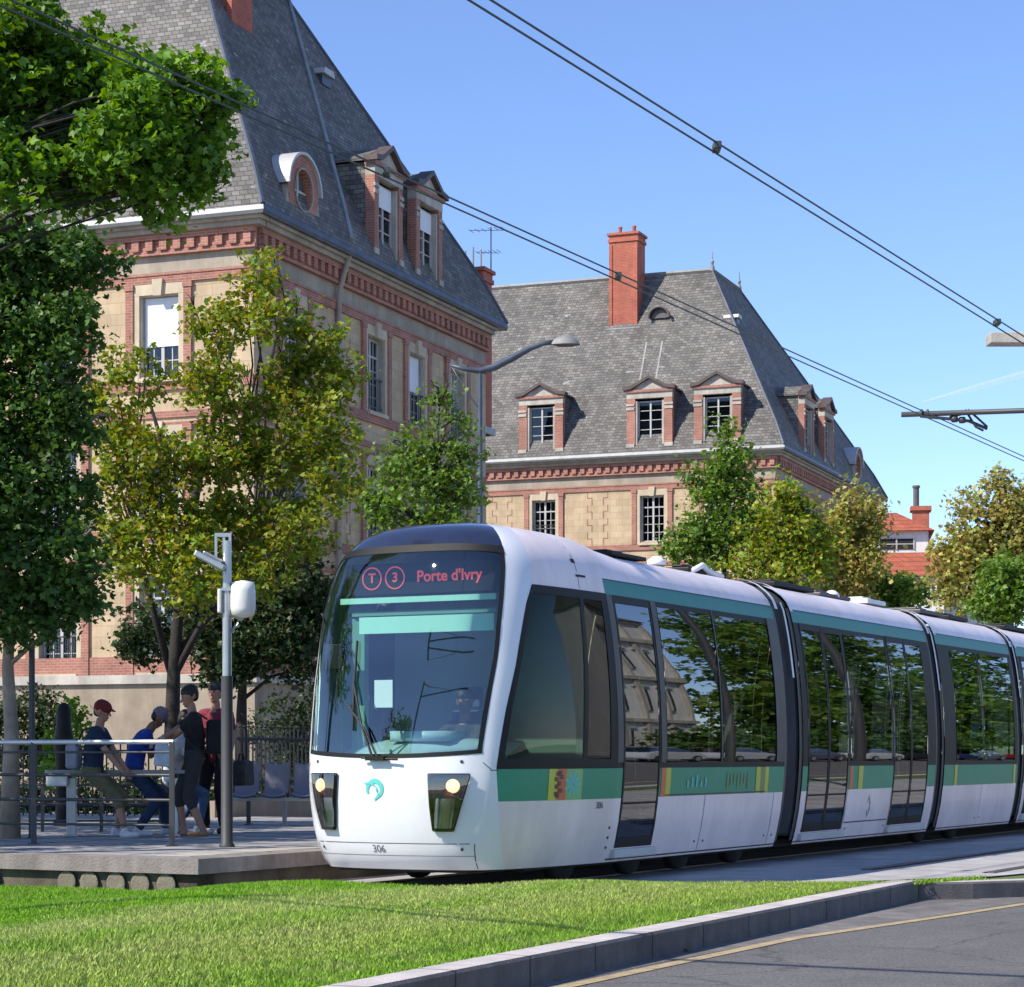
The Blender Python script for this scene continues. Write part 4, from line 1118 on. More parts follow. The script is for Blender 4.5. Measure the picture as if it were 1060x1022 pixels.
m_kerbf = M('shaded_kerb_face', (0.13, 0.12, 0.115), 0.9, var=0.2, scale=6, bump=0.4, bscale=60, stain=0.3)  # kerb granite darkened: shade of the road face put into its colour
m_kerb = M('granite_kerb', (0.58, 0.52, 0.49), 0.85, var=0.14, scale=6, bump=0.4, bscale=60, stain=0.18)
m_conc = M('track_concrete', (0.44, 0.42, 0.41), 0.88, var=0.14, scale=2.5, bump=0.3, bscale=40, stain=0.25)
m_plat = M('platform_paving', (0.34, 0.33, 0.325), 0.85, var=0.10, scale=1.5, bump=0.2, bscale=40, stain=0.15)
m_cope = M('platform_coping', (0.30, 0.265, 0.245), 0.9, var=0.2, scale=4, bump=0.5, bscale=50, stain=0.4)
m_yline = M('yellow_road_paint', (0.38, 0.29, 0.16), 0.85, var=0.35, scale=12)
m_rail = M('worn_steel_rail', (0.16, 0.12, 0.10), 0.45, 0.6, var=0.3)
m_soil = M('lawn_soil', (0.10, 0.15, 0.035), 0.95, var=0.3, scale=2.5, bump=0.6, bscale=60)

g = MB(); g.grid([[(-2500 + 500 * i, -300 + 500 * j, -.21) for i in range(11)] for j in range(8)])
tag(g.build('ground', m_ground), kind='structure')
def kerb_line(s):      # front (road) face of the kerb, as a world point at distance s along the track
    return Vector((-.777 + 4.97 * (s - 0) / 10.0, 0, 0))
K0 = Vector((-1.15, 12.13, 0)) + Vector((.17, 0, 0)); KD = Vector((5.02, 10.43, 0)).normalized(); KN = Vector((KD.y, -KD.x, 0))
KF = Vector((-.777, 12.13, 0)) ; KEND = Vector((4.12, 22.62, 0)); KD = (KEND - KF).normalized(); KN = Vector((KD.y, -KD.x, 0))
road = MB()
Rp = [KF - KD * 20, KF + KD * 50]
kf = [KF - KD * 18 + Vector((0, 0, 0)), KEND, Vector((4.7, 22.75, 0)), Vector((5.6, 23.2, 0)), Vector((7.2, 24.6, 0)), Vector((12, 31.5, 0)), Vector((40, 78, 0)), Vector((130, 230, 0))]
rr = [[Vector((p.x, p.y, -.195)) for p in kf], [Vector((p.x, p.y, -.195)) + Vector((11.5, -6.0, 0)) for p in kf]]
road.grid(rr); tag(road.build('road', m_asph), kind='structure')
pv = MB(); pv.grid([[Vector((p.x, p.y, -.10)) + Vector((11.5, -6.0, 0)) for p in kf], [Vector((p.x, p.y, -.10)) + Vector((60, -31, 0)) for p in kf]]); tag(pv.build('pavement', m_plat), kind='structure')
m_gut = M('dusty_gutter_asphalt', (0.20, 0.185, 0.175), 0.95, var=0.28, scale=5, bump=0.6, bscale=90, stain=0.3)
def kf_near(p):
    best = None; P_ = [KF - KD * 6, KF, KEND] + kf[2:6]
    for a, b_ in zip(P_[:-1], P_[1:]):
        for k in range(21):
            q = a.lerp(b_, k / 20); d_ = (q - p).length
            if best is None or d_ < best[0]: best = (d_, q)
    return best[1]
yl = MB(); ypts = [(-1.2, 11.0), (.995, 15.33), (2.256, 17.79), (4.0, 20.35), (5.14, 22.1), (6.6, 23.6), (9.0, 26.3), (14.5, 33.0), (41, 76)]
rows = []
for i, (x, y) in enumerate(ypts):
    a = Vector(ypts[max(0, i - 1)] + (0,)); b = Vector(ypts[min(len(ypts) - 1, i + 1)] + (0,)); t = (b - a).normalized(); n = Vector((t.y, -t.x, 0)) * .06
    rows.append([Vector((x, y, -.190)) - n, Vector((x, y, -.190)) + n])
gt = MB(); gr = []
for i, (x, y) in enumerate(ypts[:7]):
    q = kf_near(Vector((x, y, 0))); jit = .05 * math.sin(i * 4.1)
    gr.append([Vector((q.x, q.y, -.1925)), Vector((x - .10 + jit, y, -.1925))])
gt.grid(gr); tag(gt.build('gutter', m_gut), kind='structure')
yl.grid(rows); tag(yl.build('road_marking', m_yline), kind='structure')

# the raised track bed between kerb and platform (earth), then concrete, lawn
bed = MB()
far = [pw(-16, -14), pw(-16, 160)]
poly = [KF - KD * 18 - KN * .02, KEND - KN * .02] + [Vector((p.x - .03, p.y + .03, 0)) for p in kf[2:6]] + [pw(-2.2, 60), pw(-2.2, 160), pw(-16, 160), pw(-16, -14)]
n = len(poly); bed.add([Vector((p.x, p.y, -.03)) for p in poly] + [Vector((p.x, p.y, -.21)) for p in poly], [tuple(range(n))] + [(i, (i + 1) % n, n + (i + 1) % n, n + i) for i in range(n)])
tag(bed.build('track_bed', m_soil), kind='structure')
slab = MB()
sb = [pw(-8.95, 18.6), pw(-8.4, 20.2), pw(-6.55, 23.3), pw(-6.25, 24.8), pw(-5.6, 27), pw(-4.6, 36), pw(-4, 160), pw(-12.9, 160), pw(-12.9, 17.3), pw(-9.2, 17.3)]
slab.add([Vector((p.x, p.y, -.012)) for p in sb], [tuple(range(len(sb)))]); tag(slab.build('track_slab', m_conc), kind='structure')
for c in (-10.9, -7.45):
    rl = MB()
    for o in (-.72, .72):
        s0 = 17.5 if c < -9 else 23.9
        a, b_ = pw(c + o - .035, s0), pw(c + o + .035, s0); a2, b2_ = pw(c + o - .035, 150), pw(c + o + .035, 150)
        rl.add([(q.x, q.y, zz) for zz in (-.010, .004) for q in (a, b_, b2_, a2)], [(4, 5, 6, 7), (0, 1, 5, 4), (1, 2, 6, 5), (3, 0, 4, 7)])
        g0, g1 = (c + o + .05, c + o + .11) if o < 0 else (c + o - .11, c + o - .05)
        rl.add([pw(g0, s0, -.006), pw(g1, s0, -.006), pw(g1, 150, -.006), pw(g0, 150, -.006)], [(0, 1, 2, 3)], 1)
    tag(rl.build('rails', [m_rail, m_under]), kind='structure')

# granite kerb, one object per run of stones
def kerb(pts, w, z0, z1, name, label):
    k = MB(); rows = []
    for i, p in enumerate(pts):
        a = pts[max(0, i - 1)]; b = pts[min(len(pts) - 1, i + 1)]; t = (b - a).normalized(); nn = Vector((-t.y, t.x, 0))
        q = p + nn * w
        rows.append([Vector((p.x + .0, p.y, z0)), Vector((p.x, p.y, z1 - .02)), Vector((p.x, p.y, z1)) + nn * .02, Vector((q.x, q.y, z1)) , Vector((q.x, q.y, z0))])
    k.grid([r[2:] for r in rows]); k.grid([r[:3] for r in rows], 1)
    for r in (rows[0], rows[-1]): k.add(r, [tuple(range(5))])
    # joints
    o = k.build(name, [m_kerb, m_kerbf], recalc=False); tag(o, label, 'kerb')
    j = MB(); L = 0
    for i in range(len(pts) - 1):
        seg = (pts[i + 1] - pts[i]); t = seg.normalized(); nn = Vector((-t.y, t.x, 0)); m_ = int(seg.length / 1.0)
        for q in range(1, m_ + 1):
            c = pts[i] + t * q * seg.length / (m_ + .001)
            j.add([c - nn * .003 - t * .005 + Vector((0, 0, z0)), c - nn * .003 + t * .005 + Vector((0, 0, z0)), c - nn * .003 + t * .005 + Vector((0, 0, z1)), c - nn * .003 - t * .005 + Vector((0, 0, z1))], [(0, 1, 2, 3)])
            j.add([c + nn * .0 - t * .005 + Vector((0, 0, z1 + .002)), c + t * .005 + Vector((0, 0, z1 + .002)), c + nn * w + t * .005 + Vector((0, 0, z1 + .002)), c + nn * w - t * .005 + Vector((0, 0, z1 + .002))], [(0, 1, 2, 3)])
    j.build('kerb_joint', m_under, o)
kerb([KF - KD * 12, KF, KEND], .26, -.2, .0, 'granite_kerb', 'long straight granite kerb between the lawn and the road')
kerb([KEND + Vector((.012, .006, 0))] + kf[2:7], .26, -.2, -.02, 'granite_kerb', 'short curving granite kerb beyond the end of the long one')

# lawn: soil sheet follows the bed; blades as one mass of grass
def lawn_mat():
    m, t, p = nt('grass_blade'); geo = node(t, 'ShaderNodeNewGeometry')
    sx = node(t, 'ShaderNodeVectorMath', operation='DOT_PRODUCT'); sx.inputs[1].default_value = (D.y, -D.x, 0)
    t.links.new(geo.outputs['Position'], sx.inputs[0])
    nz = node(t, 'ShaderNodeTexNoise', Scale=1.1, Detail=6.0); t.links.new(geo.outputs['Position'], nz.inputs['Vector'])
    ns = node(t, 'ShaderNodeMath', operation='MULTIPLY_ADD'); t.links.new(nz.outputs['Fac'], ns.inputs[0]); ns.inputs[1].default_value = .9; t.links.new(sx.outputs['Value'], ns.inputs[2])
    # pale strips where the grass has dried along the buried near rails
    w = node(t, 'ShaderNodeMapRange'); w.inputs[1].default_value = -12.0; w.inputs[2].default_value = -6.0; t.links.new(ns.outputs[0], w.inputs[0])
    cr = node(t, 'ShaderNodeValToRGB'); e = cr.color_ramp.elements
    stops = [(0.0, (.18, .38, .014)), (.38, (.20, .40, .017)), (.46, (.37, .47, .11)), (.56, (.41, .49, .13)), (.62, (.27, .43, .05)), (.70, (.39, .47, .12)), (.80, (.34, .45, .08)), (1.0, (.19, .39, .016))]
    while len(e) < len(stops): e.new(.5)
    for i, (a, c) in enumerate(stops): e[i].position = a; e[i].color = c4(c)
    t.links.new(w.outputs[0], cr.inputs[0])
    pz = node(t, 'ShaderNodeTexNoise', Scale=2.3, Detail=8.0, Roughness=.7); t.links.new(geo.outputs['Position'], pz.inputs['Vector'])
    pr = node(t, 'ShaderNodeValToRGB'); pr.color_ramp.elements[0].position = .50; pr.color_ramp.elements[1].position = .68; pr.color_ramp.elements[0].color = (0, 0, 0, 1); pr.color_ramp.elements[1].color = (.75, .75, .75, 1); t.links.new(pz.outputs['Fac'], pr.inputs['Fac'])
    pm_ = node(t, 'ShaderNodeMix', data_type='RGBA'); t.links.new(pr.outputs[0], pm_.inputs[0]); t.links.new(cr.outputs[0], pm_.inputs[6]); pm_.inputs[7].default_value = (.40, .42, .14, 1)
    hs = node(t, 'ShaderNodeHueSaturation'); mr = node(t, 'ShaderNodeMapRange'); mr.inputs[3].default_value = .6; mr.inputs[4].default_value = 1.45
    t.links.new(geo.outputs['Random Per Island'], mr.inputs[0]); t.links.new(mr.outputs[0], hs.inputs['Value']); t.links.new(pm_.outputs[2], hs.inputs['Color'])
    t.links.new(hs.outputs[0], p.inputs['Base Color']); p.inputs['Roughness'].default_value = .55; p.inputs['Specular IOR Level'].default_value = .3
    tl = node(t, 'ShaderNodeBsdfTranslucent'); t.links.new(hs.outputs[0], tl.inputs['Color'])
    mx = node(t, 'ShaderNodeMixShader'); mx.inputs[0].default_value = .35; t.links.new(p.outputs[0], mx.inputs[1]); t.links.new(tl.outputs[0], mx.inputs[2])
    t.links.new(mx.outputs[0], t.nodes['Material Output'].inputs['Surface'])
    return m
m_blade = lawn_mat()
mdm = MB(); rows = []
for i in range(30):
    s_ = 3 + i * (20.4 - 3) / 29; row = []
    for j in range(13):
        p_ = -6.9 - 9.6 * j / 12; q = pw(p_, s_); hgt = .13 * min(1, max(0, (-6.9 - p_) / 1.8)) * min(1, max(0, (p_ + 12.7) / 1.7)) * min(1, max(0, (20.6 - s_) / 3.0)) * (1 + .15 * math.sin(q.x * 1.9))
        if p_ < -9.3: s2_ = min(s_, 16.85); q = pw(p_, s2_) if p_ < -9.9 else q
        row.append(Vector((q.x, q.y, -.029 + hgt)))
    rows.append(row)
mdm.grid(rows); tag(mdm.build('lawn_soil', m_soil), kind='structure')
def inpoly(x, y, P_):
    c = np.zeros(len(x), bool); n = len(P_)
    for i in range(n):
        x1, y1 = P_[i][:2]; x2, y2 = P_[(i + 1) % n][:2]
        k = ((y1 > y) != (y2 > y)) & (x < (x2 - x1) * (y - y1) / (y2 - y1 + 1e-12) + x1); c ^= k
    return c
def grass(name, poly, count, label, seed, hmin=.03, hmax=.075, mnd=0.0):
    rng = np.random.default_rng(seed)
    P_ = [(p.x, p.y) for p in poly]; xs = [p[0] for p in P_]; ys = [p[1] for p in P_]
    x = rng.uniform(min(xs), max(xs), count * 3); y = rng.uniform(min(ys), max(ys), count * 3)
    keep = inpoly(x, y, P_); x, y = x[keep][:count], y[keep][:count]; n = len(x)
    # tufts: pull blades together and vary height slowly
    h = rng.uniform(hmin, hmax, n) * (1 + .35 * np.sin(x * 1.7 + y * .9) * np.cos(y * 1.3 - x * .4))
    a = rng.uniform(0, 2 * np.pi, n); w = rng.uniform(.004, .009, n) * 1.6; l = rng.uniform(.1, .9, n) * h; la = rng.uniform(0, 2 * np.pi, n)
    pp = x * D.y - y * D.x; ss = x * D.x + y * D.y
    mound = mnd * np.clip((-6.9 - pp) / 1.8, 0, 1) * np.clip((pp + 12.7) / 1.7, 0, 1) * np.clip((20.6 - ss) / 3.0, 0, 1) * (1 + .15 * np.sin(x * 1.9))
    v = np.zeros((n, 3, 3), np.float32); z = -.03 + mound
    v[:, 0] = np.stack([x - np.cos(a) * w, y - np.sin(a) * w, np.full(n, 0) + z], 1); v[:, 1] = np.stack([x + np.cos(a) * w, y + np.sin(a) * w, np.full(n, 0) + z], 1)
    v[:, 2] = np.stack([x + np.cos(la) * l, y + np.sin(la) * l, z + h], 1)
    me = bpy.data.meshes.new(name); me.vertices.add(n * 3); me.vertices.foreach_set('co', v.reshape(-1))
    me.loops.add(n * 3); me.loops.foreach_set('vertex_index', np.arange(n * 3, dtype=np.int32)); me.polygons.add(n)
    me.polygons.foreach_set('loop_start', np.arange(0, n * 3, 3, dtype=np.int32)); me.update(calc_edges=True); me.validate()
    me.materials.append(m_blade); o = bpy.data.objects.new(name, me); COL.objects.link(o)
    return tag(o, label, 'grass', kind='stuff')
lp = [KF - KD * 1.5 - KN * .27, KEND - KN * .27 - KD * .8, pw(-6.45, 22.9), pw(-7.2, 21.9), pw(-8.45, 20.3), pw(-9.2, 19.2), pw(-9.45, 17.6), pw(-9.9, 17.2), pw(-12.2, 16.95), pw(-12.4, 16.9), pw(-14.6, 16.95), pw(-17, 16.9), pw(-13, 8)]
grass('lawn', lp, 420000, 'bright green lawn with paler dry strips between the kerb and the platform', 3, mnd=.13, hmin=.022, hmax=.056)
wp_ = [pw(-6.0, 26.2), pw(-5.0, 29), pw(-3.5, 32), pw(-2.2, 30), pw(-4.6, 26.3)]
m_ = MB(); m_.add([Vector((p.x, p.y, -.008)) for p in wp_], [tuple(range(5))]); tag(m_.build('grass_verge_soil', m_soil), kind='structure')
grass('grass_verge', wp_, 16000, 'small wedge of grass beyond the bend of the kerb', 4)

# fallen leaves by the kerb
m_dead = leaf_mat('fallen_leaf', [(.30, .13, .03), (.42, .24, .07), (.22, .09, .03)], .1)
for i, (px, py) in enumerate(((808, 960), (812, 957), (868, 947), (950, 923), (954, 925), (960, 921), (947, 926), (702, 984), (572, 1012), (575, 1014))):
    p = at(px, py, 1); Y = (1.25 + .19) * F / (py - 784); c = at(px, py, Y)
    lf = MB(); r_ = random.Random(i)
    for q in range(3):
        cx, cy = c.x + r_.uniform(-.06, .06), c.y + r_.uniform(-.1, .1); a = r_.uniform(0, 6)
        pts = [(math.cos(a + k * 2 * math.pi / 7) * (.035 + .02 * (k % 2)), math.sin(a + k * 2 * math.pi / 7) * (.035 + .02 * (k % 2))) for k in range(7)]
        lf.add([(cx + u, cy + v, -.185 + r_.uniform(0, .03)) for u, v in pts], [tuple(range(7))])
    o = lf.build('fallen_leaves', m_dead, recalc=False); tag(o, 'little pile of dry brown fallen leaves on the asphalt at the foot of the kerb', 'leaves', 'dry leaves along the kerb')

# platform
PL = []   # outline, p/s coordinates -> end face toward the camera, long face along the tram
pc = pw(-12.36, 17.10)            # corner near the tram nose
pl_out = [pc, pw(-12.36, 60), pw(-19, 60), pw(-19, 30), pw(-30, 30), pw(-30, 17.0)]
pf = MB(); n = len(pl_out)
pf.add([Vector((p.x, p.y, .29)) for p in pl_out], [tuple(range(n))])
plo = pf.build('platform', m_plat, recalc=False); tag(plo, kind='structure')
cp_ = MB()
def strip_face(mb, a, b, z0, z1, out, mi=0):
    mb.add([Vector((a.x, a.y, z0)) + out, Vector((b.x, b.y, z0)) + out, Vector((b.x, b.y, z1)) + out, Vector((a.x, a.y, z1)) + out], [(0, 1, 2, 3)], mi)
ax_ = Matrix.Rotation(math.atan2(D.y, D.x), 4, 'Z')
def tr(v): q = pc + D * v.x + N * v.y; return Vector((q.x, q.y, v.z))     # platform frame: x along track, y away from it
cp_.box(-.06, .34, -.05, 17.5, .155, .30, T=tr); cp_.box(.341, 43, -.05, .30, .155, .298, T=tr)
o = cp_.build('platform_edge', m_cope); tag(o, kind='structure')
bw_ = MB(); bw_.box(.02, .3, .02, 17.5, -.2, .154, T=tr); bw_.box(.02, 43, .02, .3, -.2, .153, T=tr)
m_base = M('platform_base_stone', (0.14, 0.12, 0.085), 0.9, var=0.3, scale=3, bump=0.5, stain=0.4)
o = bw_.build('platform_base', m_base); tag(o, kind='structure')
rs = MB()
m_log = M('round_edging_block', (0.17, 0.15, 0.11), 0.9, var=0.25, scale=5, bump=0.5)
for k in range(24):
    y = .35 + .30 * k + .03 * math.sin(k * 3)
    if k in (5, 6): continue
    rs.lathe([(.001, 0), (.09, .0), (.108, .006), (.108, .02)], (0, 0, 0), 20, T=lambda v: tr(Vector((-.03 + v.z, y + v.x, .045 + v.y))))
o = rs.build('edging_block', m_log); tag(o, 'row of round stone blocks set under the platform edge', 'edging blocks')
o['kind'] = 'structure'; del o['category']
# platform paving joints and pale strip
pj = MB()
for k in range(1, 22): pj.box(.9 * k, .9 * k + .012, .32, 10, .2905, .2925, T=tr)
for k in range(1, 9): pj.box(.4, 20, .3 + .9 * k, .312 + .9 * k, .2900, .2920, T=tr)
tag(pj.build('paving_joints', m_under), kind='structure')
ps = MB(); ps.box(.5, 40, .45, .85, .2895, .2945, T=tr); ps.box(9.6, 10.0, .9, 9, .2894, .2944, T=tr); tag(ps.build('pale_warning_strip', m_ledge), kind='structure')
# ------------------------------------------------------------------ street furniture on and behind the platform
m_galv = M('galvanised_steel', (0.42, 0.44, 0.44), 0.35, 0.6, var=0.12)
m_gpost = M('grey_painted_post', (0.055, 0.055, 0.055), 0.5, 0.1, var=0.1)
m_rail_t = M('bright_handrail', (0.62, 0.62, 0.60), 0.35, 0.5, var=0.08)
m_wbox = M('white_enclosure', (0.72, 0.73, 0.68), 0.45, var=0.05)
m_grb = M('grey_bench', (0.30, 0.30, 0.30), 0.5, 0.2, var=0.12)
m_seatg = M('grey_seat_shell', (0.20, 0.20, 0.23), 0.45, var=0.1)
m_lilac = M('lilac_shell_fabric', (0.21, 0.195, 0.235), 0.5, var=0.1)
PZ = .29
def plat(px, py):                      # point of the platform top seen at this pixel
    Y = (1.25 - PZ) * F / (py - 784); p = at(px, py, Y); p.z = PZ; return p

# light mast with loudspeaker boxes
p = plat(235, 877); Y = p.y; k = Y / F
t = empty('lighting_mast', p, 0, 'slim grey platform mast with floodlight and white loudspeaker boxes', 'mast')
h = lambda y: (877 - y) * k
m = MB(); m.lathe([(.085, 0), (.085, .02), (.065, .05), (.062, h(700)), (.001, h(700))], n=16); m.build('lower_post', m_gpost, t, smooth=True, ang=40)
m = MB(); m.lathe([(.050, h(700)), (.045, h(560)), (.001, h(560))], n=16)
m.box(-.045, -.02, -.02, .02, h(575), h(556)); m.box(-.13, .045, -.025, .025, h(556), h(552)); m.box(-.13, -.105, -.025, .025, h(590), h(556)); m.box(.02, .045, -.025, .025, h(600), h(556))
m.build('upper_post', m_galv, t)
m = MB()
def TT_(v): return Matrix.Rotation(R(28), 3, 'Y') @ v + Vector((-.16, -.05, h(582)))
m.box(-.19, .17, -.12, .12, -.035, .035, T=TT_); m.box(-.12, .12, -.08, .08, .035, .07, T=TT_)
m.build('floodlight', m_galv, t, bevel=.02)
m = MB(); m.box(-.095, -.055, -.07, .07, h(635), h(610)); m.build('speaker_box', m_wbox, t, bevel=.015)
m = MB()
m.lathe([(.02, h(640)), (.12, h(637)), (.135, h(630)), (.135, h(612)), (.12, h(603)), (.02, h(601))], (.17, 0, 0), 20); m.build('speaker_box', m_wbox, t, smooth=True)
m = MB(); m.tube([(.0, 0, h(636)), (.17, 0, h(641))], .02, 6); m.tube([(.0, 0, h(660)), (.12, .02, h(645))], .015, 6); m.box(-.06, .06, -.06, .06, h(612), h(609)); m.build('bracket', m_galv, t)

# railing at the platform end
pa, pb = plat(35, 874), plat(178, 876)
dirr = (pb - pa).normalized(); kk = pb.y / F
t = empty('railing', pb, 0, 'grey metal railing with bright top rail at the left end of the platform', 'railing')
ext = -dirr * 2.6; off = lambda w: Vector((w.x - pb.x, w.y - pb.y, 0))
for q, nm in ((pb, 1), (pa, 0)):
    m = MB(); o_ = off(q); m.box(o_.x - .028, o_.x + .028, o_.y - .02, o_.y + .02, 0, 108 * kk); m.box(o_.x - .06, o_.x + .06, o_.y - .05, o_.y + .05, 0, .012); m.build('post', m_gpost, t, bevel=.004)
m = MB(); a_, b_ = off(pa) + (pa - pb).normalized() * 1.6, Vector((0, 0, 0)); z = 108 * kk
m.tube([a_ + Vector((0, 0, z)), b_ + Vector((.02, 0, z))], .027, 10); m.build('top_rail', m_rail_t, t, smooth=True, ang=50)
for yy, r_ in ((.90, .012), (.68, .018), (.44, .018), (.20, .014)):
    m = MB(); m.tube([a_ + Vector((0, 0, z * yy)), b_ + Vector((0, 0, z * yy))], r_, 8); m.build('rail', m_gpost, t, smooth=True, ang=50)
# second, lower railing behind
qa, qb = plat(-60, 852), plat(178, 852)
qa, qb = plat(-30, 861), plat(180, 861)
t2 = empty('railing', qa, 0, 'darker low railing standing behind the front platform railing', 'railing')
for px in (105, 171, 44):
    q = plat(px, 861) - qa; m = MB(); m.box(q.x - .02, q.x + .02, q.y - .02, q.y + .02, 0, .62); m.build('post', m_gpost, t2)
for z in (.14, .36, .60):
    m = MB(); m.tube([(0, 0, z), (qb.x - qa.x, qb.y - qa.y, z)], .014, 8); m.build('rail', m_gpost, t2, smooth=True, ang=50)

# thin tall post at the left
p = plat(33, 868); m = MB(); m.lathe([(.07, 0), (.04, .03), (.036, 2.35), (.001, 2.36)], n=12)
o = m.build('thin_post', m_gpost, smooth=True, ang=40); o.location = p; tag(o, 'thin dark grey post beside the pale tree trunk at the left edge', 'post')

# leaning bench
p = plat(71, 866); t = empty('leaning_bench', p, 0, 'high grey leaning bench with one broad leg behind the railing', 'bench'); kk = p.y / F
m = MB(); zt = (866 - 797) * kk
m.box(-.30, 1.45, .05, .42, zt - .05, zt, T=lambda v: Vector((v.x, v.y, v.z - .10 * (v.y - .05)))); m.build('seat_slab', m_grb, t, bevel=.01)
m = MB(); m.box(-.28, -.02, .02, .10, zt - .20, zt - .055); m.build('end_cap', m_wbox, t, bevel=.02)
for x in (-.05, 1.2):
    m = MB(); m.box(x, x + .11, .12, .20, 0, zt - .10); m.box(x - .04, x + .15, .05, .28, 0, .02); m.build('leg', m_galv, t, bevel=.005)

# row of four platform seats
p = plat(262, 854); t = empty('seat_row', p, 0, 'row of four grey shell seats on a beam at the right part of the platform', 'seat row'); kk = p.y / F
for k in range(4):
    x0 = -.10 + .36 * k + .06 * k
    m = MB(); rows = []
    prof = [(-.30, .40), (-.26, .43), (-.05, .41), (.08, .44), (.14, .60), (.18, .82), (.19, .86)]
    for (y, z) in prof: rows.append([(x0 - .17 + .34 * q / 6, y + .03 * abs(q / 3 - 1) ** 2, z + .035 * abs(q / 3 - 1) ** 2) for q in range(7)])
    m.grid(rows); m.grid([[(a, b + .02, c - .02) for a, b, c in r] for r in rows]); m.build('seat_shell', m_lilac if k < 3 else m_seatg, t, smooth=True)
m = MB(); m.box(-.35, 1.45, -.06, .0, .34, .39); m.build('beam', m_galv, t)
for x in (-.06, .45, .96, 1.38):
    m = MB(); m.box(x - .03, x + .03, -.05, .0, 0, .34); m.box(x - .04, x + .04, -.2, .16, 0, .02); m.build('leg', m_grb if x == .45 else m_gpost, t)

# dark rounded bollard-like ticket column
p = plat(66, 855); kk = p.y / F; m = MB()
hh = (855 - 727) * kk
m.lathe([(.15, 0), (.15, .05), (.11, .08), (.115, hh * .60), (.14, hh * .63), (.135, hh * .72), (.11, hh * .80), (.10, hh * .93), (.07, hh * .98), (.001, hh)], n=20)
o = m.build('litter_column', m_black, smooth=True, ang=50); o.location = p; tag(o, 'black round-topped waste column behind the left railing', 'waste bin')

# picket fence on a low wall behind the platform
fa, fb = at(235, 800, 36), at(345, 800, 38.5); fa.z = fb.z = 0
t = empty('picket_fence', fa, 0, 'dark spiked picket fence behind the platform seats', 'fence')
v = fb - fa; n = 26
m = MB()
for zz in (.85, 1.55): m.tube([(0, 0, zz), (v.x, v.y, zz)], .028, 6)
m.build('rail', m_iron, t)
m = MB()
for i in range(n + 1):
    x, y = v.x * i / n, v.y * i / n; m.tube([(x, y, .1), (x, y, 1.68), (x, y, 1.78)], [.016, .016, .001], 5); m.lathe([(.001, 0), (.032, .03), (.001, .06)], (x, y, 1.72), 6)
pk = m.build('pickets', m_iron, t)
fw = MB(); v2 = Vector((v.x, v.y, 0)); fw.box(-.5, v2.length + 1, -.15, .15, -.2, .55, T=lambda q: Matrix.Rotation(math.atan2(v.y, v.x), 3, 'Z') @ q)
o = fw.build('low_wall', m_plinth); o.location = fa; tag(o, 'low rendered wall under the spiked fence', 'wall')
# iron fence at the left of the platform
fa, fb = at(-40, 800, 37), at(205, 800, 36.3); fa.z = fb.z = 0; v = fb - fa
t = empty('iron_fence', fa, 0, 'plain dark iron fence behind the waiting people', 'fence')
m = MB()
for zz in (.45, 1.35): m.tube([(0, 0, zz), (v.x, v.y, zz)], .025, 6)
m.build('rail', m_iron, t); m = MB(); n = 34
for i in range(n + 1): m.tube([(v.x * i / n, v.y * i / n, .0), (v.x * i / n, v.y * i / n, 1.5)], .014, 5)
m.build('pickets', m_iron, t)
# paved path behind platform in light
pp_ = MB(); pp_.grid([[at(-120, 0, 33) * 1, at(420, 0, 33)], [at(-120, 0, 52), at(420, 0, 52)]])
pp_.v = [(a, b, -.02) for a, b, c in pp_.v]; tag(pp_.build('footpath', m_plat), kind='structure')

# street lamp with curved arm
LY = 50.0; p = at(497, 784, LY); p.z = -.2; kk = LY / F
t = empty('street_lamp', p, 0, 'dark street lamp with a long curved arm between the two brick buildings', 'street lamp')
zz = lambda y: 1.25 + (784 - y) * kk + .2; xx = lambda x: (x - 497) * kk
m = MB(); m.lathe([(.12, 0), (.12, .9), (.07, 1.0), (.05, zz(384)), (.001, zz(383))], n=12); m.build('pole', m_zincd, t, smooth=True, ang=40)
m = MB(); m.tube([(xx(466), 0, zz(378)), (xx(480), 0, zz(382)), (xx(497), 0, zz(384)), (xx(512), 0, zz(380)), (xx(530), 0, zz(371)), (xx(548), 0, zz(361)), (xx(562), 0, zz(356)), (xx(574), 0, zz(354))], [.03, .05, .075, .085, .08, .065, .05, .05], 8)
m.tube([(xx(467), 0, zz(379)), (xx(480), 0, zz(400)), (xx(492), 0, zz(418)), (xx(497), 0, zz(424))], .014, 5)
m.build('arm', m_zincd, t, smooth=True)
m = MB(); prof = [(-.01, .10), (.12, .17), (.30, .19), (.46, .16), (.60, .05)]
x0 = xx(571)
rows = []
for (u, hgt), w_ in zip([(0, .08), (.10, .17), (.28, .24), (.45, .22), (.58, .10), (.64, .02)], [.05, .12, .17, .17, .12, .02]):
    rows.append([(x0 + u, w_ * math.cos(math.pi * q / 8), zz(357) + hgt * math.sin(math.pi * q / 8) * .95) for q in range(9)])
m.grid(rows); m.build('lamp_hood', m_zincm, t, smooth=True)
m = MB(); rows = []
for u, hgt, w_ in ((.05, .0, .06), (.14, -.04, .12), (.30, -.05, .15), (.48, -.04, .14), (.62, .0, .03)):
    rows.append([(x0 + u, w_ * math.cos(math.pi * q / 8), zz(357) + hgt * math.sin(math.pi * q / 8)) for q in range(9)])
m.grid(rows); m.build('lamp_glass', m_wdark, t, smooth=True)

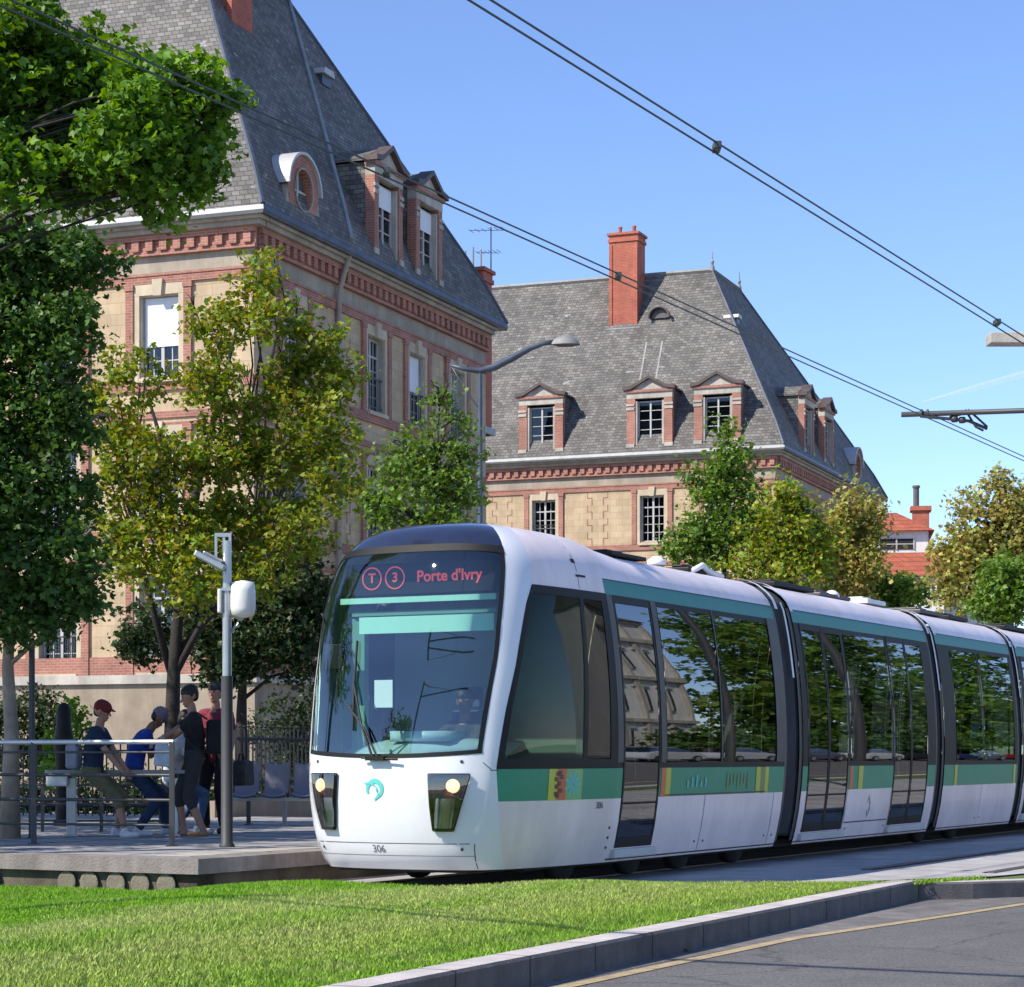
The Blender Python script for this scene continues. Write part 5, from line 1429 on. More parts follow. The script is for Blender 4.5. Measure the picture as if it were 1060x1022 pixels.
# overhead wires: two pairs along the two tracks
m_cu = M('weathered_copper_wire', (0.07, 0.085, 0.08), 0.5, 0.5, var=0.2)
def wire_pair(p_, z, label, sep, clamps, dz=.03):
    t = empty('contact_wire', pw(p_, 0, 0), 0, label, 'overhead wire'); o0 = pw(p_, 0, 0)
    for sgn in (-1, 1):
        m = MB(); pts = []
        for s in list(range(-10, 160, 10)):
            q = pw(p_ + sgn * sep / 2, s, z + sgn * dz - .000) - o0; q.z = z + sgn * dz
            pts.append(q)
        m.tube(pts, .009, 6); m.build('wire_strand', m_cu, t, smooth=True)
    for s in clamps:
        q = pw(p_, s, 0) - o0; m = MB()
        m.box(q.x - .035, q.x + .035, q.y - .09, q.y + .09, z - .025, z + .045); m.build('clamp', m_cu, t, bevel=.01)
def s_at(p_, px):    # distance along the track where the line at p_ crosses an image column
    r = (px - 530) / F; return p_ * (D.y + r * D.x) / (r * D.y - D.x)
wire_pair(-7.62, 6.64, 'upper pair of overhead wires crossing the open sky', .055, [s_at(-7.62, 742), s_at(-7.62, 1032)])
wire_pair(-10.9, 6.77, 'lower pair of overhead wires passing in front of both brick buildings', .035, [s_at(-10.9, 640), s_at(-10.9, 400)])
# cantilever at the right and its mast (outside the frame), the near one at the left
def cantilever(base, tip, z, label, wires):
    t = empty('wire_mast', (base.x, base.y, -.2), 0, label, 'wire mast')
    m = MB(); m.lathe([(.17, 0), (.17, .3), (.12, .35), (.09, z + 1.0), (.001, z + 1.02)], n=14); m.build('mast', m_gpost, t, smooth=True, ang=40)
    v = tip - base; m = MB(); m.tube([(0, 0, z + .35), (v.x, v.y, z + .30)], .045, 8); m.tube([(0, 0, z + 1.0), (v.x * .45, v.y * .45, z + .33)], .015, 6); m.build('arm', m_gpost, t, smooth=True)
    return t
sB = s_at(-10.9, 985); wB = pw(-10.9, sB); base = Vector((12.6, wB.y - .9, 0)); tip = Vector((at(934, 0, wB.y).x, wB.y + .1, 0))
t = cantilever(base, tip, 6.88, 'mast on the far right carrying the horizontal arm that holds the lower wires', None)
lo = Vector((base.x, base.y, -.2)); kk = wB.y / F
def L_(px, py, dy=0): q = at(px, py, wB.y + dy); return q - lo
m = MB(); m.tube([L_(954, 424), L_(953, 431), L_(985, 434), L_(1003, 436), L_(1022, 444)], .028, 6); m.tube([L_(960, 424), L_(961, 432)], .022, 6)
m.tube([L_(1002, 424), L_(1022, 442)], .020, 6); m.tube([L_(999, 424), L_(1010, 442), L_(1018, 446)], .020, 6); m.tube([L_(983, 432), L_(1000, 428)], .02, 6)
m.lathe([(.05, -.05), (.07, 0), (.05, .05)], L_(988, 434), 8); m.lathe([(.05, -.05), (.07, 0), (.05, .05)], L_(996, 435), 8)
m.build('wire_bracket', m_gpost, t, smooth=True)
near = cantilever(pw(-14.2, 8.0), pw(-6.6, 8.0), 6.88, 'near wire mast standing left of the camera outside the picture', None)
# flat pale luminaire at the right edge
LYY = 31.0; q0 = at(1023, 357, LYY); kk = LYY / F
t = empty('flat_lamp', (q0.x + 3.2, LYY, -.2), 0, 'flat pale lamp box reaching in from the right edge below the upper wires', 'street lamp')
m = MB(); m.lathe([(.14, 0), (.09, .5), (.07, q0.z + .3), (.001, q0.z + .35)], n=12); m.build('pole', m_gpost, t, smooth=True, ang=40)
m = MB(); m.box(-3.2, -2.0, -.16, .16, q0.z + .2, q0.z + .2 + 11 * kk); m.build('lamp_box', m_ledge, t, bevel=.01)
m = MB(); m.tube([(-2.0, 0, q0.z + .28), (0, 0, q0.z + .32)], .03, 8); m.build('arm', m_gpost, t)

# condensation trail, far up
c0, c1 = at(955, 417, 5200), at(1120, 370, 5200); tr_ = MB(); v = c1 - c0
tr_.tube([(0, 0, 0), v * .35, v * .7, v], [3, 7, 8, 8], 8)
mt, tt, pp2 = nt('ice_vapour'); tt.nodes.remove(pp2)
d_ = node(tt, 'ShaderNodeBsdfDiffuse', Color=(.9, .9, .9, 1)); x_ = node(tt, 'ShaderNodeBsdfTransparent'); q_ = node(tt, 'ShaderNodeMixShader'); q_.inputs[0].default_value = .12
tt.links.new(x_.outputs[0], q_.inputs[1]); tt.links.new(d_.outputs[0], q_.inputs[2]); tt.links.new(q_.outputs[0], tt.nodes['Material Output'].inputs['Surface'])
o = tr_.build('vapour_trail', mt, smooth=True); o.location = c0; tag(o, kind='structure')
# ------------------------------------------------------------------ trees
m_bark = M('dark_bark', (0.032, 0.027, 0.022), 0.95, var=0.35, scale=8, bump=0.6, bscale=30)
m_barkp = M('pale_bark', (0.30, 0.25, 0.19), 0.9, var=0.3, scale=5, bump=0.4, bscale=30)
m_lf_maple = leaf_mat('maple_leaf', [(.055, .13, .014), (.09, .20, .02), (.13, .26, .025), (.17, .31, .04)], .38)
m_lf_dark = leaf_mat('dark_green_leaf', [(.035, .09, .018), (.065, .14, .03), (.10, .19, .035)], .3)
m_lf_olive = leaf_mat('olive_leaf', [(.10, .19, .018), (.19, .30, .03), (.34, .39, .05), (.25, .19, .035), (.14, .26, .026)], .35)
m_lf_autumn = leaf_mat('turning_leaf', [(.20, .27, .05), (.34, .36, .08), (.44, .37, .11), (.36, .26, .08), (.24, .33, .06)], .3)
m_lf_mid = leaf_mat('mid_green_leaf', [(.07, .15, .02), (.11, .21, .03), (.16, .26, .045), (.21, .29, .06)], .35)
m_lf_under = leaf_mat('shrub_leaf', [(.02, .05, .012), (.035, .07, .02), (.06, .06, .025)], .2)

def crown(name, lobes, n_twig, per, size, mat, parent, seed, spread=.16, flat=.75, shell=.45, droop=.3):
    """lobes: (centre, (rx, ry, rz)); leaves gather in sprays round twig ends, so gaps stay between them"""
    rng = np.random.default_rng(seed)
    vol = np.array([r[0] * r[1] * r[2] for _, r in lobes]) ** .8; vol /= vol.sum()
    C_ = []; which = rng.choice(len(lobes), n_twig, p=vol)
    for i in which:
        c, r = lobes[i]; d = rng.normal(size=3); d /= np.linalg.norm(d); rad = rng.uniform(shell, 1.0) ** .6
        C_.append([c[0] + d[0] * r[0] * rad, c[1] + d[1] * r[1] * rad, c[2] + d[2] * r[2] * rad])
    C_ = np.array(C_); N_ = n_twig * per
    tw = np.repeat(C_, per, 0); dirs = np.repeat(rng.normal(size=(n_twig, 3)), per, 0)
    dirs /= np.linalg.norm(dirs, axis=1)[:, None] + 1e-9
    pos = tw + dirs * rng.uniform(-1, 1, (N_, 1)) * spread * 1.5 + rng.normal(size=(N_, 3)) * spread * np.array([.55, .55, .38])
    s = size * rng.uniform(.6, 1.25, N_)
    # leaf frames: normal mostly upward, random heading
    nrm = rng.normal(size=(N_, 3)) * .62 + np.array([0, 0, flat]); nrm /= np.linalg.norm(nrm, axis=1)[:, None]
    hd = rng.normal(size=(N_, 3)); hd -= nrm * (hd * nrm).sum(1)[:, None]; hd /= np.linalg.norm(hd, axis=1)[:, None]
    hd[:, 2] -= droop; hd /= np.linalg.norm(hd, axis=1)[:, None]
    sd_ = np.cross(nrm, hd); sd_ /= np.linalg.norm(sd_, axis=1)[:, None] + 1e-9
    shape = np.array([[-.5, 0], [-.16, .42], [.22, .50], [.16, .18], [.62, 0], [.16, -.18], [.22, -.50], [-.16, -.42]])
    V_ = np.zeros((N_, 8, 3), np.float32)
    up = np.cross(hd, sd_)
    for k, (a, b) in enumerate(shape):
        V_[:, k] = pos + hd * (a * s)[:, None] + sd_ * (b * s)[:, None] + up * (abs(b) * .35 * s)[:, None]
    faces = np.array([[0, 1, 2, 3], [0, 3, 4, 5], [0, 5, 6, 7]], np.int32)
    idx = (np.arange(N_, dtype=np.int32)[:, None, None] * 8 + faces[None]).reshape(-1)
    nf = N_ * 3
    me = bpy.data.meshes.new(name); me.vertices.add(N_ * 8); me.vertices.foreach_set('co', V_.reshape(-1))
    me.loops.add(nf * 4); me.loops.foreach_set('vertex_index', idx); me.polygons.add(nf)
    me.polygons.foreach_set('loop_start', np.arange(0, nf * 4, 4, dtype=np.int32)); me.update(calc_edges=True)
    me.materials.append(mat)
    o = bpy.data.objects.new(name, me); COL.objects.link(o); o.parent = parent
    return o, C_
def tree(name, base, trunk_pts, trunk_r, lobes, mat, bark, label, seed, n_twig=300, per=22, size=.13, spread=.16, shell=.45, limbs=.30, group=None, flat=.75, mains=()):
    """world coordinates in, local to an Empty at the foot"""
    b = Vector(base); t = empty(name, b, 0, label, 'tree', group)
    tp = [Vector(p) - b for p in trunk_pts]; n = len(tp)
    lobes = [((Vector(c) - b), r) for c, r in lobes]
    tm = MB(); rr = [trunk_r * (1.25 if i == 0 else 1 - .86 * i / (n - 1)) for i in range(n)]
    tm.tube(tp, rr, 10)
    skel = [tp[max(1, n - 3):]] if not mains else []
    if not mains: skel = [tp[1:]]
    for mn in mains:
        mp_ = [Vector(q) - b for q in mn]; L_m = len(mp_); skel.append(mp_[1:])
        tm.tube(mp_, [trunk_r * .45 * (1 - .72 * i / (L_m - 1)) for i in range(L_m)], 8)
    rnd = random.Random(seed); top = tp[-1]
    for c, r in lobes:
        # a limb from the nearest sensible trunk height to each lobe
        best = None
        for sk in skel:
            for i in range(len(sk) - 1):
                for f in (0, .25, .5, .75, 1.0):
                    q_ = sk[i].lerp(sk[i + 1], f); dd = (q_ - c).length + max(0, q_.z - c.z + .5 * r[2] + .3 * math.hypot(q_.x - c.x, q_.y - c.y)) * 3
                    if best is None or dd < best[0]: best = (dd, q_)
        a = best[1]
        mid = a.lerp(c, .5) + Vector((rnd.uniform(-.12, .12), rnd.uniform(-.12, .12), .12))
        r0 = trunk_r * limbs; tm.tube([a, mid, c], [r0, r0 * .65, r0 * .3], 7)
        for q in range(4):
            e = c + Vector((rnd.uniform(-.8, .8) * r[0], rnd.uniform(-.8, .8) * r[1], rnd.uniform(-.3, .85) * r[2])); s0 = mid.lerp(c, rnd.uniform(.2, 1))
            tm.tube([s0, s0.lerp(e, .5) + Vector((0, 0, .05)), e], [r0 * .32, r0 * .2, r0 * .08], 5)
    tm.build('trunk', bark, t, smooth=True)
    crown('crown', lobes, n_twig, per, size, mat, t, seed, spread=spread, shell=shell, flat=flat)
    return t
_lbr = random.Random(5)
def LB(Y, lst, rag=0):    # lobes from photo positions: (px, py, r px, depth offset m)
    out = []
    for l in lst:
        px, py, rx, ry = l[:4]; dy = l[4] if len(l) > 4 else 0; k = Y / F
        if rag:
            for q in range(2):
                an_ = _lbr.uniform(0, 6.28); out.append((at(px + math.cos(an_) * rx * 1.15, py - abs(math.sin(an_)) * ry * 1.15, Y + dy + _lbr.uniform(-.3, .3)), (rx * k * rag, rx * k * rag, ry * k * rag * 1.2)))
        out.append((at(px, py, Y + dy), (rx * k, max(.25, min(rx, ry) * k * (l[5] if len(l) > 5 else 1.0)), ry * k)))
    return out
# big maple, trunk outside the left edge, boughs over the upper left corner
Y = 21.5
L = LB(Y, [(20, 60, 55, 45, 0), (95, 90, 60, 45, .3), (165, 95, 50, 35, -.2), (215, 105, 38, 20, 0), (60, 150, 65, 45, .4), (135, 155, 60, 45, -.3), (190, 150, 45, 30, .3), (205, 180, 30, 25, 0), (-30, 120, 60, 80, 0), (15, 20, 40, 30, 0),
           (165, 205, 35, 25, .1), (85, 195, 45, 25, .3), (-60, 40, 60, 60, .5), (15, 185, 40, 30, -.4)], rag=.28)
base = at(-150, 784, Y); base.z = PZ - .3
tree('maple_tree', base, [base, at(-148, 600, Y), at(-140, 400, Y), at(-115, 250, Y), at(-60, 170, Y), at(10, 120, Y)], .17, L, m_lf_maple, m_bark, 'big fresh green maple whose boughs hang over the upper left corner', 11, n_twig=760, per=40, size=.088, spread=.13, shell=.3, limbs=.12)
# second tree with the pale trunk
Y = 26.0
L = LB(Y, [(20, 270, 45, 40), (70, 275, 42, 35, .2), (15, 340, 45, 45), (60, 350, 42, 40, -.2), (-20, 300, 40, 90), (20, 420, 50, 45, .2), (65, 440, 38, 40), (15, 500, 45, 45), (65, 520, 40, 40, .3), (20, 580, 50, 45), (75, 585, 32, 38, -.2), (20, 640, 45, 30), (-25, 500, 45, 120), (60, 625, 35, 28)], rag=.3)
base = plat(10, 868); base = Vector((base.x, base.y, PZ))
tree('maple_tree', base, [base, at(12, 760, base.y), at(8, 690, base.y), at(15, 560, base.y), at(20, 420, base.y), at(25, 290, base.y)], .105, L, m_lf_dark, m_barkp, 'dark green maple with a slim pale trunk at the left edge of the platform', 12, n_twig=780, per=34, size=.085, spread=.14, shell=.35)
# young maple turning yellow, in front of the near building
Y = 29.0
L = LB(Y, [(265, 285, 28, 22), (225, 335, 34, 30, .2), (285, 330, 32, 26, -.2), (320, 350, 30, 28), (345, 385, 32, 32, .2), (335, 440, 40, 36), (290, 395, 40, 36, .3), (215, 395, 38, 30, -.2), (145, 395, 40, 26), (120, 440, 32, 34, .1), (345, 495, 36, 32), (290, 470, 48, 42, .2),
           (225, 470, 45, 38), (170, 480, 45, 36, -.3), (130, 515, 32, 30), (190, 545, 52, 38), (255, 545, 50, 40, .3), (310, 545, 38, 36), (150, 590, 46, 34), (215, 600, 45, 36, -.2), (120, 560, 30, 30), (275, 590, 40, 30)], rag=.28)
base = plat(176, 852); base = Vector((base.x, base.y, PZ))
T2 = tree('maple_tree', base, [base, at(178, 760, base.y), at(180, 690, base.y), at(186, 620, base.y), at(205, 500, base.y), at(230, 400, base.y), at(250, 320, base.y)], .135, L, m_lf_olive, m_bark, 'young maple turning yellow and brown behind the waiting people', 13, n_twig=800, per=26, size=.082, spread=.125, shell=.15, limbs=.15, mains=[[at(180, 700, base.y), at(212, 640, base.y - .1), at(262, 560, base.y), at(310, 480, base.y + .1), at(335, 400, base.y)], [at(178, 700, base.y), at(152, 610, base.y), at(135, 520, base.y - .1), at(135, 420, base.y)], [at(184, 640, base.y), at(178, 540, base.y + .1), at(165, 450, base.y), at(150, 400, base.y)], [at(190, 600, base.y), at(230, 500, base.y), at(275, 400, base.y), at(290, 330, base.y)], [at(181, 680, base.y), at(225, 630, base.y + .2), at(275, 590, base.y + .2)]])
# dark low trees and shrubs behind the platform
Y = 38.0
L = LB(Y, [(150, 655, 30, 30), (215, 640, 38, 40), (265, 610, 40, 45, .4), (305, 600, 36, 45), (290, 660, 40, 40), (240, 680, 36, 32, -.3), (330, 640, 36, 40, .6), (320, 690, 25, 25)])
base = at(250, 784, Y); base.z = -.2
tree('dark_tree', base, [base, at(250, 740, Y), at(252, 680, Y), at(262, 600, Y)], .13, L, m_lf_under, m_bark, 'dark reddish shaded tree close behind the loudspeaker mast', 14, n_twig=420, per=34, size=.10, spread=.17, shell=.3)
# light green tree between near building and street lamp
Y = 44.0
L = LB(Y, [(457, 412, 16, 18), (452, 445, 26, 22, .2), (478, 470, 22, 24), (430, 475, 28, 24), (410, 500, 24, 22, .3), (450, 500, 34, 26), (480, 512, 20, 24), (420, 530, 34, 24), (465, 540, 36, 24), (395, 530, 22, 18)], rag=.35)
base = at(448, 784, Y); base.z = -.2
tree('young_tree', base, [base, at(448, 640, Y), at(450, 520, Y), at(455, 420, Y)], .09, L, m_lf_mid, m_bark, 'light green young tree rising behind the tram nose beside the near building', 15, n_twig=170, per=30, size=.10, spread=.20, shell=.1)
# slim green tree before the far building
Y = 62.0
L = LB(Y, [(756, 452, 11, 16), (752, 482, 20, 18), (735, 510, 22, 18), (765, 512, 18, 16), (745, 540, 34, 20), (712, 560, 20, 18), (775, 545, 22, 22), (740, 572, 44, 18), (790, 522, 10, 22), (700, 575, 18, 12)], rag=.35)
base = at(748, 784, Y); base.z = -.2
tree('young_tree', base, [base, at(748, 640, Y), at(752, 540, Y), at(756, 455, Y)], .10, L, m_lf_mid, m_bark, 'slim light green tree in front of the corner of the far building', 16, n_twig=230, per=30, size=.14, spread=.28, shell=.1)
Y = 60.0
L = LB(Y, [(812, 535, 26, 24), (800, 565, 30, 26, .4), (835, 560, 30, 28), (825, 590, 40, 24), (790, 595, 26, 18)], rag=.35)
base = at(818, 784, Y); base.z = -.2
tree('young_tree', base, [base, at(818, 640, Y), at(818, 545, Y)], .10, L, m_lf_olive, m_bark, 'brownish olive tree just right of the slim green one, above the tram roof', 17, n_twig=190, per=32, size=.14, spread=.28, shell=.1)
Y = 64.0
L = LB(Y, [(880, 535, 26, 24), (862, 565, 26, 28, .4), (898, 560, 22, 26), (885, 590, 34, 24), (870, 610, 30, 18)], rag=.35)
base = at(882, 784, Y); base.z = -.2
tree('young_tree', base, [base, at(882, 640, Y), at(880, 545, Y)], .10, L, m_lf_autumn, m_bark, 'brown-leaved tree hiding the right corner of the far building', 18, n_twig=180, per=32, size=.14, spread=.28, shell=.1)
Y = 66.0
L = LB(Y, [(900, 603, 20, 18), (890, 605, 26, 20), (935, 612, 24, 16), (920, 625, 30, 18)])
base = at(912, 784, Y); base.z = -.2
tree('young_tree', base, [base, at(912, 680, Y), at(912, 600, Y)], .10, L, m_lf_mid, m_bark, 'small green tree below the white house with the tiled roof', 19, n_twig=180, per=32, size=.14, spread=.22, shell=.3)
Y = 58.0
L = LB(Y, [(1010, 540, 26, 22), (1045, 530, 32, 28), (998, 575, 24, 28), (1025, 575, 36, 34, .4), (982, 608, 22, 22), (1065, 570, 34, 44), (1010, 615, 40, 24), (1090, 540, 30, 34)], rag=.35)
base = at(1030, 784, Y); base.z = -.2
tree('broad_tree', base, [base, at(1030, 660, Y), at(1030, 560, Y)], .16, L, m_lf_autumn, m_bark, 'broad tree with brownish autumn leaves at the right edge', 20, n_twig=380, per=32, size=.13, spread=.26, shell=.1)
Y = 52.0
L = LB(Y, [(1040, 600, 26, 26), (1060, 620, 30, 26), (1030, 628, 26, 18), (1068, 590, 20, 20)])
base = at(1048, 784, Y); base.z = -.2
tree('young_tree', base, [base, at(1048, 680, Y), at(1046, 610, Y)], .09, L, m_lf_mid, m_bark, 'small bright green tree in front of the brownish right-edge tree', 21, n_twig=200, per=30, size=.12, spread=.18, shell=.3)
# hedge low behind the platform
m = at(100, 0, 37)
L = [(at(x, 775, 39), (1.2, .6, .55)) for x in (60, 130)]
base = at(95, 784, 39); base.z = -.2
hd_ = empty('shrub', base, 0, 'bright green shrub beside the black waste column behind the railing', 'shrub')
crown('foliage', [(at(72, 755, 35) - base, (.28, .25, .55)), (at(60, 785, 35) - base, (.35, .3, .5))], 60, 18, .09, m_lf_maple, hd_, 31, spread=.1, shell=.2)
sm = MB(); q_ = at(66, 784, 35) - base; sm.tube([(q_.x, q_.y, 0), (q_.x, q_.y, 1.6)], [.03, .012], 6); sm.build('stem', m_bark, hd_)

# unseen trees added outside the left edge to shade the waiting people
for i, (x, y, nm) in enumerate(((-10.6, 22.6, 'nearer'), (-10.4, 28.0, 'farther'), (-12.5, 33.5, 'farthest'))):
    f0 = Vector((x, y, PZ - .3))
    L = [(f0 + Vector((dx, dy, z)), (r, r, r * .8)) for dx, dy, z, r in ((0, 0, 7.4, 1.8), (1.2, .6, 6.2, 1.5), (-1.2, -.4, 6.0, 1.5), (.3, 1.5, 5.6, 1.4), (.9, -1.3, 5.4, 1.4), (1.5, -.2, 5.0, 1.0))]
    tree('maple_tree', f0, [f0, f0 + Vector((0, 0, 3)), f0 + Vector((0, .1, 5.5)), f0 + Vector((0, 0, 7.5))], .16, L, m_lf_maple, m_bark, nm + ' of the maples added beyond the left edge of the picture to shade the platform', 80 + i, n_twig=330, per=22, size=.16, spread=.25, shell=.25)

hd2 = empty('hedge', at(60, 784, 40) * 1, 0, 'low dark clipped hedge running behind the iron fence at the left', 'hedge'); hd2.location.z = -.2
o_ = Vector(hd2.location)
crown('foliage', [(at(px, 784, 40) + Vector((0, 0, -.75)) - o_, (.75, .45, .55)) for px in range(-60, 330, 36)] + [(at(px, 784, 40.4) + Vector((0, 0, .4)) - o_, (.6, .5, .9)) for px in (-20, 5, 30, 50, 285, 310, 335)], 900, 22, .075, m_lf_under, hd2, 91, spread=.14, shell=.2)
sm = MB()
for px in range(-60, 330, 30): q_ = at(px, 784, 40) - o_; sm.tube([(q_.x, q_.y, 0), (q_.x, q_.y, .9)], .03, 5)
sm.build('stem', m_bark, hd2)
# ------------------------------------------------------------------ people
m_skin = M('skin', (0.36, 0.19, 0.12), 0.55, var=0.08); m_skind = M('darker_skin', (0.20, 0.10, 0.065), 0.55, var=0.08)
m_hair = M('black_hair', (0.012, 0.010, 0.009), 0.6, var=0.3)
m_eyew = M('eye', (0.03, 0.02, 0.02), 0.3, var=0.1)
def cloth(n, c): return M(n, c, 0.92, var=0.25, scale=9, bump=1.0, bscale=11)
def hull(parts, voxel, smooth=4):
    """tapered capsules fused into one continuous skin; parts: (p0, r0, p1, r1)"""
    bm = bmesh.new()
    for (a, ra, b, rb) in parts:
        t = bmesh.new()
        for c, r in ((Vector(a), ra), (Vector(b), rb)):
            m = bmesh.ops.create_icosphere(t, subdivisions=2, radius=r)
            bmesh.ops.translate(t, verts=m['verts'], vec=c)
        res = bmesh.ops.convex_hull(t, input=t.verts)
        dead = [g for g in res['geom_interior'] if isinstance(g, bmesh.types.BMVert)]
        if dead: bmesh.ops.delete(t, geom=dead, context='VERTS')
        me = bpy.data.meshes.new('t'); t.to_mesh(me); t.free(); bm.from_mesh(me); bpy.data.meshes.remove(me)
    me = bpy.data.meshes.new('h'); bm.to_mesh(me); bm.free()
    o = bpy.data.objects.new('h', me); COL.objects.link(o)
    rm = o.modifiers.new('r', 'REMESH'); rm.mode = 'VOXEL'; rm.voxel_size = voxel; rm.use_smooth_shade = True
    sm = o.modifiers.new('s', 'SMOOTH'); sm.factor = .5; sm.iterations = smooth
    dg = bpy.context.evaluated_depsgraph_get(); out = bpy.data.meshes.new_from_object(o.evaluated_get(dg))
    bpy.data.objects.remove(o); return out
def ik(a, b, l1, l2, pole):
    a, b, pole = Vector(a), Vector(b), Vector(pole); d = b - a; L = d.length
    if L > (l1 + l2) * .998: b = a + d.normalized() * (l1 + l2) * .998; d = b - a; L = d.length
    x = (l1 * l1 - l2 * l2 + L * L) / (2 * L); h = math.sqrt(max(0, l1 * l1 - x * x)); u = d.normalized()
    n = (pole - u * pole.dot(u)).normalized(); return a + u * x + n * h, b
def add_mesh(name, me, mats, parent):
    me.name = name; me.materials.clear()
    for m in (mats if isinstance(mats, (list, tuple)) else [mats]): me.materials.append(m)
    o = bpy.data.objects.new(name, me); COL.objects.link(o); o.parent = parent; return o
def person(label, loc, rz, hip, lean, feet, hands, shirt, pants, skin=None, hair='short', cap=None, sleeve='short', shorts=False, shoe=None, bend=0.0, head_turn=0.0, nod=0.0, sit=False, bag=None, scale=1.0, knee_pole=(1, 0, .2), sandal=False):
    """faces local +X; feet (x, y), hands (x, y, z) measured from the ground under the hips"""
    skin = skin or m_skin
    t = empty('person', loc, rz, label, 'person'); t.scale = (scale,) * 3
    H = Vector((0, 0, hip)); up = Vector((math.sin(lean), 0, math.cos(lean))); up2 = Vector((math.sin(lean + bend), 0, math.cos(lean + bend)))
    mid = H + up * .26; neck = mid + up2 * .26; hu = Vector((math.sin(lean + bend * .6 + nod * .6), 0, math.cos(lean + bend * .6 + nod * .6)))
    hb = neck + hu * .09; hc = neck + hu * .20
    f = Vector((math.cos(head_turn), math.sin(head_turn), 0)); f = (f - hu * f.dot(hu) + Vector((0, 0, -math.sin(nod) * .7))).normalized(); sidev = hu.cross(f).normalized()
    body = [(H, .115, mid, .105), (mid, .105, neck - up2 * .07, .10), (neck - up2 * .05, .06, hb, .055)]
    sh = {}
    for s in (-1, 1):
        S = neck - up2 * .05 + Vector((0, s * .17, 0)); sh[s] = S
        body += [(neck - up2 * .04, .07, S, .055), (mid + Vector((0, s * .06, 0)), .10, S - up2 * .06, .07), (H + Vector((0, s * .07, 0)), .10, mid, .09)]
    # head: skull, jaw, nose, ears
    body += [(hc + hu * .02 - f * .02, .088, hc + f * .012 + hu * .015, .082), (hc - hu * .07 + f * .03, .05, hc - hu * .02 + f * .02, .068), (hc - hu * .085 + f * .06, .024, hc - hu * .06 + f * .05, .035),
             (hc + f * .085 + hu * .01, .010, hc + f * .108 - hu * .025, .014), (hc + f * .088 - hu * .055 - sidev * .015, .009, hc + f * .088 - hu * .055 + sidev * .015, .009)]
    for s in (-1, 1): body.append((hc + sidev * s * .085 + hu * .015, .014, hc + sidev * s * .084 - hu * .022, .011))
    top, legs, shoes = [], [], []
    arm_pts = {}
    for s, hd in zip((-1, 1), hands):
        e, w = ik(sh[s], Vector(hd), .29, .26, (-.6, s * .6, -.8)); arm_pts[s] = (e, w)
        body += [(sh[s], .052, e, .040), (e, .041, w, .028)]
        dr = (w - e).normalized(); side_ = dr.cross(Vector((0, 0, 1))); side_ = side_.normalized() if side_.length > .1 else Vector((0, 1, 0)); nrm = side_.cross(dr)
        body.append((w, .027, w + dr * .05, .030)); body.append((w + dr * .05 - side_ * .022, .017, w + dr * .085 - side_ * .027, .015)); body.append((w + dr * .05 + side_ * .022, .017, w + dr * .085 + side_ * .027, .015))
        for k, (o_, L) in enumerate(((-.030, .060), (-.010, .072), (.010, .068), (.029, .052))):
            a = w + dr * .09 + side_ * o_; b = a + dr * L * .5 - nrm * .010; c = b + dr * L * .38 - nrm * .028
            body += [(a, .0095, b, .009), (b, .009, c, .008)]
        a = w + dr * .03 - side_ * .03; b = a + dr * .03 - side_ * .028; c = b + dr * .03 - side_ * .004; body += [(a, .013, b, .011), (b, .011, c, .009)]
        se = sh[s].lerp(e, .62) if sleeve == 'short' else e
        top += [(sh[s], .068, se, .060)]
        if sleeve == 'long': top += [(e, .055, e.lerp(w, .9), .042)]
    for s, ft in zip((-1, 1), feet):
        hp_ = H + Vector((0, s * .09, -.03)); an = Vector((ft[0], ft[1], .085 + (ft[2] if len(ft) > 2 else 0))); k, an = ik(hp_, an, .44, .42, knee_pole)
        body += [(hp_, .085, k, .055), (k, .054, k.lerp(an, .35), .054), (k.lerp(an, .35), .052, an, .036)]
        fd = Vector((1, s * .25, 0)).normalized(); heel = Vector((an.x, an.y, an.z - .05)) - fd * .03; toe = heel + fd * .20
        body += [(an, .036, heel, .034), (heel, .032, toe, .022)]
        legs += [(hp_, .105, hp_.lerp(k, .5), .088), (hp_.lerp(k, .5), .088, k, .072)]
        legs += [(k, .072, k.lerp(an, .28 if shorts else .92), .066 if shorts else .056)]
        if shoe and not sandal: shoes += [(heel - Vector((0, 0, .005)), .042, toe, .036), (heel, .042, an, .046)]
        elif shoe: shoes += [(heel - Vector((0, 0, .028)), .014, toe - Vector((0, 0, .018)), .016), (heel + fd * .10 + Vector((0, s * .03, .01)), .016, heel + fd * .10 - Vector((0, s * .03, -.01)), .016)]
    legs += [(H - Vector((0, .05, 0)), .125, H + Vector((0, .05, .02)), .125), (H + up * .02, .125, H + up * .08, .12)]
    top += [(H - up * .02, .128, mid, .122), (mid, .122, neck - up2 * .09, .112)]
    for s in (-1, 1): top += [(neck - up2 * .045, .075, sh[s], .070), (mid + Vector((0, s * .055, 0)), .112, sh[s] - up2 * .07, .085), (H + Vector((0, s * .06, 0)), .115, mid, .10)]
    add_mesh('body', hull(body, .0065, 3), skin, t)
    add_mesh('shirt', hull(top, .014, 3), shirt, t); add_mesh('shorts' if shorts else 'trousers', hull(legs, .014, 3), pants, t)
    if shoe: add_mesh('shoes', hull(shoes, .009, 2), shoe, t)
    ey = MB()
    for s in (-1, 1): ey.lathe([(.001, -.010), (.010, -.004), (.010, .004), (.001, .010)], tuple(hc + f * .083 + sidev * s * .031 + hu * .018), 8); ey.box(-.014, .014, -.004, .004, -.003, .003, T=lambda v, s=s: hc + f * .092 + sidev * (s * .032 + v.x) + hu * (.036 + v.z) + f * v.y)
    ey.build('eyes', m_eyew, t)
